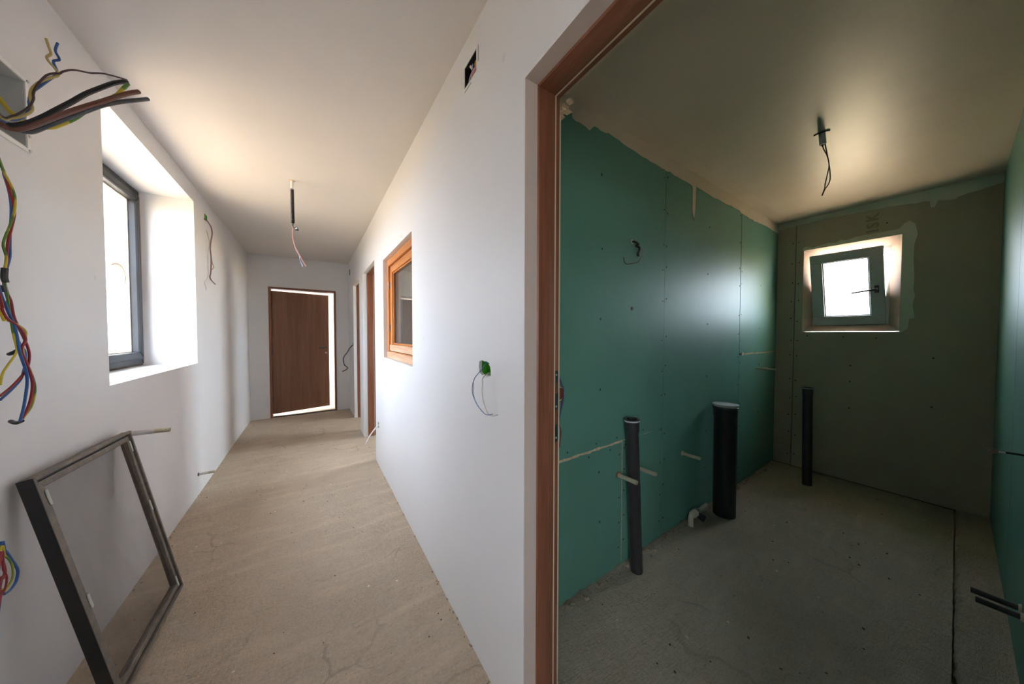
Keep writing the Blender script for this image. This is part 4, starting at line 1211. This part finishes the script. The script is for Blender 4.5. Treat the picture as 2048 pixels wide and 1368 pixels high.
# ------------------------------------------------------------------ partition: boxes and wires
root = empty('junction_box', (XR + 0.02, 1.18, 2.47), 'black junction box with coloured wires set in the partition near the ceiling', 'junction box')
mb = MB()
for a in ((0.621, 0.6255, 1.1215, 1.2375, 2.4705, 2.5615), (XR + 0.002, 0.6255, 1.1215, 1.124, 2.4705, 2.5615), (XR + 0.002, 0.6255, 1.235, 1.2375, 2.4705, 2.5615), (XR + 0.002, 0.6255, 1.1215, 1.2375, 2.4705, 2.473), (XR + 0.002, 0.6255, 1.1215, 1.2375, 2.559, 2.5615)):
    mb.box(*a)
mb.build('shell', 'black_rubber', root)
rect_frame(root, 'rim', 'X', XR - 0.0015, XR + 0.002, 1.116, 1.243, 2.465, 2.567, 0.006, 'white_metal', 0.0005)
MB().box(XR - 0.0006, XR + 0.001, 1.106, 1.1085, 2.50, 2.565).build('cut_line', 'dark_rubble', root)
MB().box(XR - 0.0006, XR + 0.001, 1.17, 1.236, 2.455, 2.4575).build('cut_line', 'dark_rubble', root)
tube('wire', [(0.618, 1.19, 2.548), (0.588, 1.172, 2.538), (0.582, 1.168, 2.520), (0.582, 1.170, 2.503), (0.583, 1.190, 2.497), (0.584, 1.203, 2.484), (0.60, 1.208, 2.476)], 0.0034, 'lilac_wire', root)
tube('wire', [(0.618, 1.130, 2.540), (0.588, 1.140, 2.530), (0.583, 1.143, 2.515), (0.590, 1.146, 2.498)], 0.0038, 'amber_wire', root)
tube('wire', [(0.600, 1.126, 2.506), (0.585, 1.138, 2.500), (0.583, 1.155, 2.492), (0.583, 1.172, 2.485), (0.592, 1.180, 2.477)], 0.0065, 'pink_wire', root)
tube('wire', [(0.618, 1.215, 2.550), (0.588, 1.195, 2.543), (0.584, 1.185, 2.534), (0.592, 1.180, 2.522)], 0.005, 'white_cable', root)
tube('wire', [(0.616, 1.21, 2.50), (0.60, 1.19, 2.515), (0.60, 1.165, 2.52), (0.61, 1.14, 2.54)], 0.006, 'black_cable', root)

hole = [(1.102, 1.279), (1.078, 1.286), (1.06, 1.283), (1.03, 1.282), (1.009, 1.265), (1.003, 1.243), (1.005, 1.228), (1.024, 1.223), (1.052, 1.227), (1.078, 1.222), (1.099, 1.233), (1.104, 1.254)]
cen = (1.053, 1.254)
hh_ = []
for k in range(len(hole)):
    a, c = Vector(hole[k]), Vector(hole[(k + 1) % len(hole)])
    for i in range(3):
        p = a.lerp(c, i / 3)
        w = 1 + 0.05 * noise.noise(Vector((p.x * 140, p.y * 140, 1)))
        hh_.append((cen[0] + (p.x - cen[0]) * w * 0.97, cen[1] + (p.y - cen[1]) * w * 0.97))
mb = MB()
nn = len(hh_)
oo = []
for (y, z) in hh_:                           # matching points on the rectangular recess
    dy, dz = y - cen[0], z - cen[1]
    s_ = 1 / math.sqrt((dy / 0.078) ** 2 + (dz / 0.057) ** 2)
    oo.append((cen[0] + dy * s_, cen[1] + dz * s_))
vs_ = [(XR - 0.0001, y, z) for y, z in oo] + [(XR - 0.0008, y, z) for y, z in hh_] + [(XR + 0.012, y, z) for y, z in hh_]
fs_ = []
for k in range(nn):
    k2 = (k + 1) % nn
    fs_ += [(k, k2, nn + k2, nn + k), (nn + k, nn + k2, 2 * nn + k2, 2 * nn + k)]
mb.add(vs_, fs_)
mb.build('plaster_edge', 'white_paint', bpy.data.objects['wall_right'], True)
root = empty('socket_box', (XR + 0.03, 1.053, 1.22), 'green socket box in a ragged hole of the partition beside the bathroom door', 'wall box')
mb = MB()
mb.box(0.620, 0.6255, 0.999, 1.107, 1.219, 1.289)
for a in ((XR + 0.006, 0.6255, 0.9985, 1.0005, 1.2185, 1.2895), (XR + 0.006, 0.6255, 1.1055, 1.1075, 1.2185, 1.2895), (XR + 0.006, 0.6255, 0.9985, 1.1075, 1.2185, 1.2205), (XR + 0.006, 0.6255, 0.9985, 1.1075, 1.2875, 1.2895)):
    mb.box(*a)
mb.build('cup', 'green_plastic', root)
for z in (1.238, 1.252, 1.266, 1.280):
    MB().tube([(0.616, 1.001, z), (0.614, 1.05, z + 0.003), (0.616, 1.105, z)], 0.003, 6, 3).build('rib', 'green_plastic', root, True)
rn = random.Random(9)
cr = MB()
for k in range(26):
    a = rn.uniform(0, 6.28)
    crumb(cr, (XR - 0.001, cen[0] + math.cos(a) * rn.uniform(0.046, 0.056), cen[1] + math.sin(a) * rn.uniform(0.031, 0.040)), rn.uniform(0.0008, 0.0022), rn)
cr.build('plaster_crumbs', 'reveal_plaster', root, kind='stuff')
swb = empty('socket_wires', (0.55, 1.03, 1.07), 'thin dark wire pair and white cable hanging from the green socket box', 'wires')
wire('wire', 's_wire', 'blue_wire', swb, 0.0015)
wire('wire', 's_wire2', 'purple_wire', swb, 0.0012)
wire('white_cable', 's_white', 'clear_cable', swb, 0.0024)

root = empty('socket_box', (XR + 0.02, 3.388, 0.40), 'tiny green socket box low on the partition beside the nearer corridor door', 'wall box')
mb = MB()
mb.box(0.620, 0.6255, 3.366, 3.409, 0.401, 0.459)
for a in ((XR, 0.6255, 3.366, 3.369, 0.401, 0.459), (XR, 0.6255, 3.406, 3.409, 0.401, 0.459), (XR, 0.6255, 3.366, 3.409, 0.401, 0.404), (XR, 0.6255, 3.366, 3.409, 0.456, 0.459)):
    mb.box(*a)
mb.build('cup', 'green_plastic', root)
pts, rr = WP['low_white']
tube('cable_end', [(0.618, 3.388, 0.44), (0.595, 3.385, 0.44)] + [(0.545, 3.38, 0.40), (0.50, 3.37, 0.35), (0.465, 3.36, 0.30), (0.445, 3.352, 0.262)], [0.008, 0.008, 0.008, 0.0075, 0.006, 0.004], 'white_cable', None, 8, 5,
     label='white cable end poking from the low socket box on the partition', cat='cable')
root = empty('socket_box', (XR + 0.02, 5.65, 1.19), 'tiny socket box on the partition beyond the farther corridor door', 'wall box')
mb = MB()
mb.box(0.620, 0.6255, 5.621, 5.679, 1.191, 1.249)
for a in ((XR, 0.6255, 5.621, 5.624, 1.191, 1.249), (XR, 0.6255, 5.676, 5.679, 1.191, 1.249), (XR, 0.6255, 5.621, 5.679, 1.191, 1.194), (XR, 0.6255, 5.621, 5.679, 1.246, 1.249)):
    mb.box(*a)
mb.build('cup', 'green_plastic', root)
pts, rr = WP['far_wire']
tube('bent_cable', [(0.618, 5.65, 1.22), (0.585, 5.655, 1.215)] + [(0.527, 5.66, 1.149), (0.494, 5.66, 1.084), (0.449, 5.66, 1.023), (0.436, 5.66, 0.969), (0.45, 5.66, 0.881), (0.494, 5.66, 0.834), (0.491, 5.66, 0.813), (0.465, 5.66, 0.792), (0.417, 5.66, 0.77)], 0.0085, 'grey_cable', None, 8, 5, label='dark cable bent like an S on the wall right of the far door', cat='cable')
box('wall_plate', XR - 0.008, XR - 0.0005, 5.93, 5.97, 2.42, 2.52, 'dark_steel', None, 0.003, label='small dark plate on the partition near the far ceiling corner', cat='plate')

# ------------------------------------------------------------------ bathroom plumbing
def drain(name, base, top, r, label, collar=0.006, cap=False, group='black drain pipes'):
    base, top = Vector(base), Vector(top)
    d = top - base
    L = d.length
    root = empty(name, base, label, 'pipe', group)
    body = [(r, -0.02), (r, L - 0.075), (r + collar * 0.7, L - 0.068), (r + collar * 0.7, L - 0.016), (r + collar * 1.5, L - 0.012), (r + collar * 1.5, L - 0.002), (r + collar, L), (r - 0.004, L), (r - 0.004, L - 0.10)]
    tubeo = MB().lathe(body, base, d, 32).build('pipe', 'pipe_black' if cap else 'pipe_grey', root, True)
    MB().lathe([(r + collar * 1.5 + 0.0006, L - 0.011), (r + collar * 1.5 + 0.0006, L - 0.003)], base, d, 32).build('rim', 'dark_steel' if cap else 'cap_grey', tubeo, True)
    if cap:
        MB().lathe([(r + 0.002, L), (r + 0.003, L + 0.012), (r + 0.011, L + 0.012), (r + 0.011, L + 0.019), (r * 0.86, L + 0.021), (r * 0.82, L + 0.017), (0, L + 0.017)], base, d, 32).build('lid', 'cap_grey', root, True, label='pale grey lid')
    else:
        MB().lathe([(r - 0.004, L - 0.099), (0, L - 0.099)], base, d, 24).build('bore', 'dark_bore', tubeo)
    return root


drain('drain_pipe', (1.572, 1.020, -0.004), (1.524, 1.030, 0.905), 0.0345, 'slim dark drain pipe with an open socket leaning near the green wall')
drain('drain_pipe', (2.640, 0.975, -0.004), (2.655, 0.985, 0.835), 0.0745, 'wide black drain pipe with a pale grey lid at the green wall', 0.006, True)
drain('drain_pipe', (3.795, 0.742, -0.004), (3.785, 0.752, 0.905), 0.0345, 'slim black drain pipe standing in front of the grey window wall', 0.003)

root = empty('pipe_fitting', (2.34, 1.06, 0), 'white plastic elbow with valve lying along the foot of the green wall', 'pipe fitting')
MB().tube([(2.272, 1.045, 0.0), (2.272, 1.048, 0.045), (2.285, 1.052, 0.062), (2.31, 1.056, 0.064)], 0.017, 14, 4).build('elbow', 'white_pipe', root, True)
MB().lathe([(0.014, 0), (0.021, 0.004), (0.023, 0.02), (0.026, 0.03), (0.026, 0.062), (0.018, 0.066)], (2.30, 1.055, 0.064), (1, 0.05, -0.05), 20).build('coupling', 'white_pipe', root, True)
MB().lathe([(0.0, 0.0), (0.029, 0.0), (0.029, 0.012), (0.0, 0.012)], (2.378, 1.058, 0.060), (1, 0.05, -0.05), 20).build('union_ring', 'steel', root, True)
MB().tube([(2.385, 1.060, 0.059), (2.46, 1.066, 0.052), (2.58, 1.076, 0.046)], 0.0125, 12, 3).build('supply_pipe', 'white_pipe', root, True)
MB().lathe([(0.012, 0), (0.020, 0.006), (0.026, 0.05), (0.022, 0.056), (0, 0.05)], (2.375, 1.052, 0.050), (0.15, -1, -0.35), 18).build('valve_knob', 'navy_plastic', root, True, label='dark blue knob')

# hooked cable stub on the green wall
root = empty('cable_stub', (1.60, YG, 1.93), 'black cable stub with a hooked thin wire on the green wall', 'cable')
pts, rr = WP['k_black']
tube('sheath', [(1.605, YG + 0.004, 1.945), (1.600, YG - 0.018, 1.940), (1.59, YG - 0.05, 1.915)] + pts[3:], 0.0072, 'black_rubber', root, 10, 5)
MB().lathe([(0.006, 0), (0.013, 0.001), (0.012, 0.004), (0.006, 0.006)], (1.605, YG, 1.947), (0, -1, 0), 12).build('filler_ring', 'raw_filler', root, True)
wire('wire', 'k_wire', 'brown_wire', root, 0.0027)

# socket hole and wires half hidden by the door frame
root = empty('socket_hole', (1.03, YG, 1.09), 'round socket hole in the green wall beside the door frame', 'wall box')
MB().lathe([(0.036, 0.0), (0.033, -0.004), (0.030, 0.0), (0.030, 0.010)], (1.022, YG - 0.0005, 1.094), (0, 1, 0), 24).build('filler_rim', 'raw_filler', root, True)
MB().lathe([(0.0302, -0.0006), (0, -0.0006)], (1.022, YG - 0.0005, 1.094), (0, 1, 0), 24).build('hole_bottom', 'rust', root)
jw = empty('socket_wires', (1.02, 1.06, 0.97), 'thin blue and red wires hanging from the socket hole beside the door frame', 'wires')
wire('wire', 'j_blue', 'blue_wire', jw)
wire('wire', 'j_red', 'red_wire', jw)

# bathroom ceiling wires
DZ = ZB - 2.498
a_ = Vector((2.50, 0.463, ZB))
root = empty('ceiling_wires', (2.50, 0.46, 2.2), 'grey tube stub with two brown wires hanging from the bathroom ceiling', 'wires')
SC_ = a_.x / 2.28


def deeper(key):                            # same run, hung further into the room
    o = Vector((0, 0, CAM_H))
    return [tuple(o + (Vector(p) - o) * SC_) for p in WP[key][0]]


tb = deeper('b_tube')
MB().lathe([(0.0145, 0), (0.015, 0.075), (0.011, 0.075), (0.011, 0.05)], (tb[0][0], tb[0][1], ZB), (Vector(tb[1]) - Vector(tb[0])), 16).build('tube', 'cap_grey', root, True)
MB().lathe([(0.0112, 0.051), (0, 0.051)], (tb[0][0], tb[0][1], ZB), (Vector(tb[1]) - Vector(tb[0])), 12).build('bore', 'dark_bore', root)
tube('cable_tie', [(tb[0][0] - 0.004, tb[0][1] + 0.032, ZB - 0.003), (tb[0][0] - 0.016, tb[0][1], ZB - 0.005), (tb[0][0] + 0.004, tb[0][1] - 0.032, ZB - 0.003)], 0.0035, 'black_rubber', root, 6, 4)
tube('wire', deeper('b_wireA'), 0.0026, 'brown_wire', root)
tube('wire', deeper('b_wireB'), 0.0026, 'brown_wire', root)
tube('twisted_end', deeper('b_tip'), [0.004, 0.0055, 0.003], 'brown_wire', root, 8, 0)

# ------------------------------------------------------------------ loose dirt
rn = random.Random(21)


def heap(name, n, fx, size, mat, label, cat='debris'):
    mb = MB()
    for _ in range(n):
        x, y = fx()
        crumb(mb, (x, y, -0.001), size * rn.uniform(0.4, 1.3), rn)
    mb.build(name, mat, label=label, cat=cat, kind='stuff')


heap('rubble_crumbs', 150, lambda: (rn.uniform(0.85, 4.1), YG - abs(rn.gauss(0, 0.022)) - 0.005), 0.009, 'rubble', 'pale screed crumbs along the foot of the green wall')
heap('rubble_crumbs', 60, lambda: (rn.uniform(0.9, 4.0), rn.uniform(0.05, 1.0)), 0.005, 'dark_rubble', 'dark crumbs scattered over the bathroom floor')
heap('rubble_crumbs', 130, lambda: (rn.uniform(-0.78, 0.55), rn.uniform(0.9, 5.5)), 0.0035, 'dark_rubble', 'dark crumbs scattered over the corridor floor')
heap('plaster_crumbs', 60, lambda: (rn.uniform(-0.75, 0.55), rn.uniform(0.9, 4.0)), 0.004, 'plaster_crumb', 'white plaster crumbs scattered over the corridor floor')
heap('rubble_crumbs', 120, lambda: (rn.choice((XL + abs(rn.gauss(0, 0.01)), XR - abs(rn.gauss(0, 0.01)))), rn.uniform(0.9, 6.0)), 0.005, 'rubble', 'fine crumbs along the feet of the corridor walls')
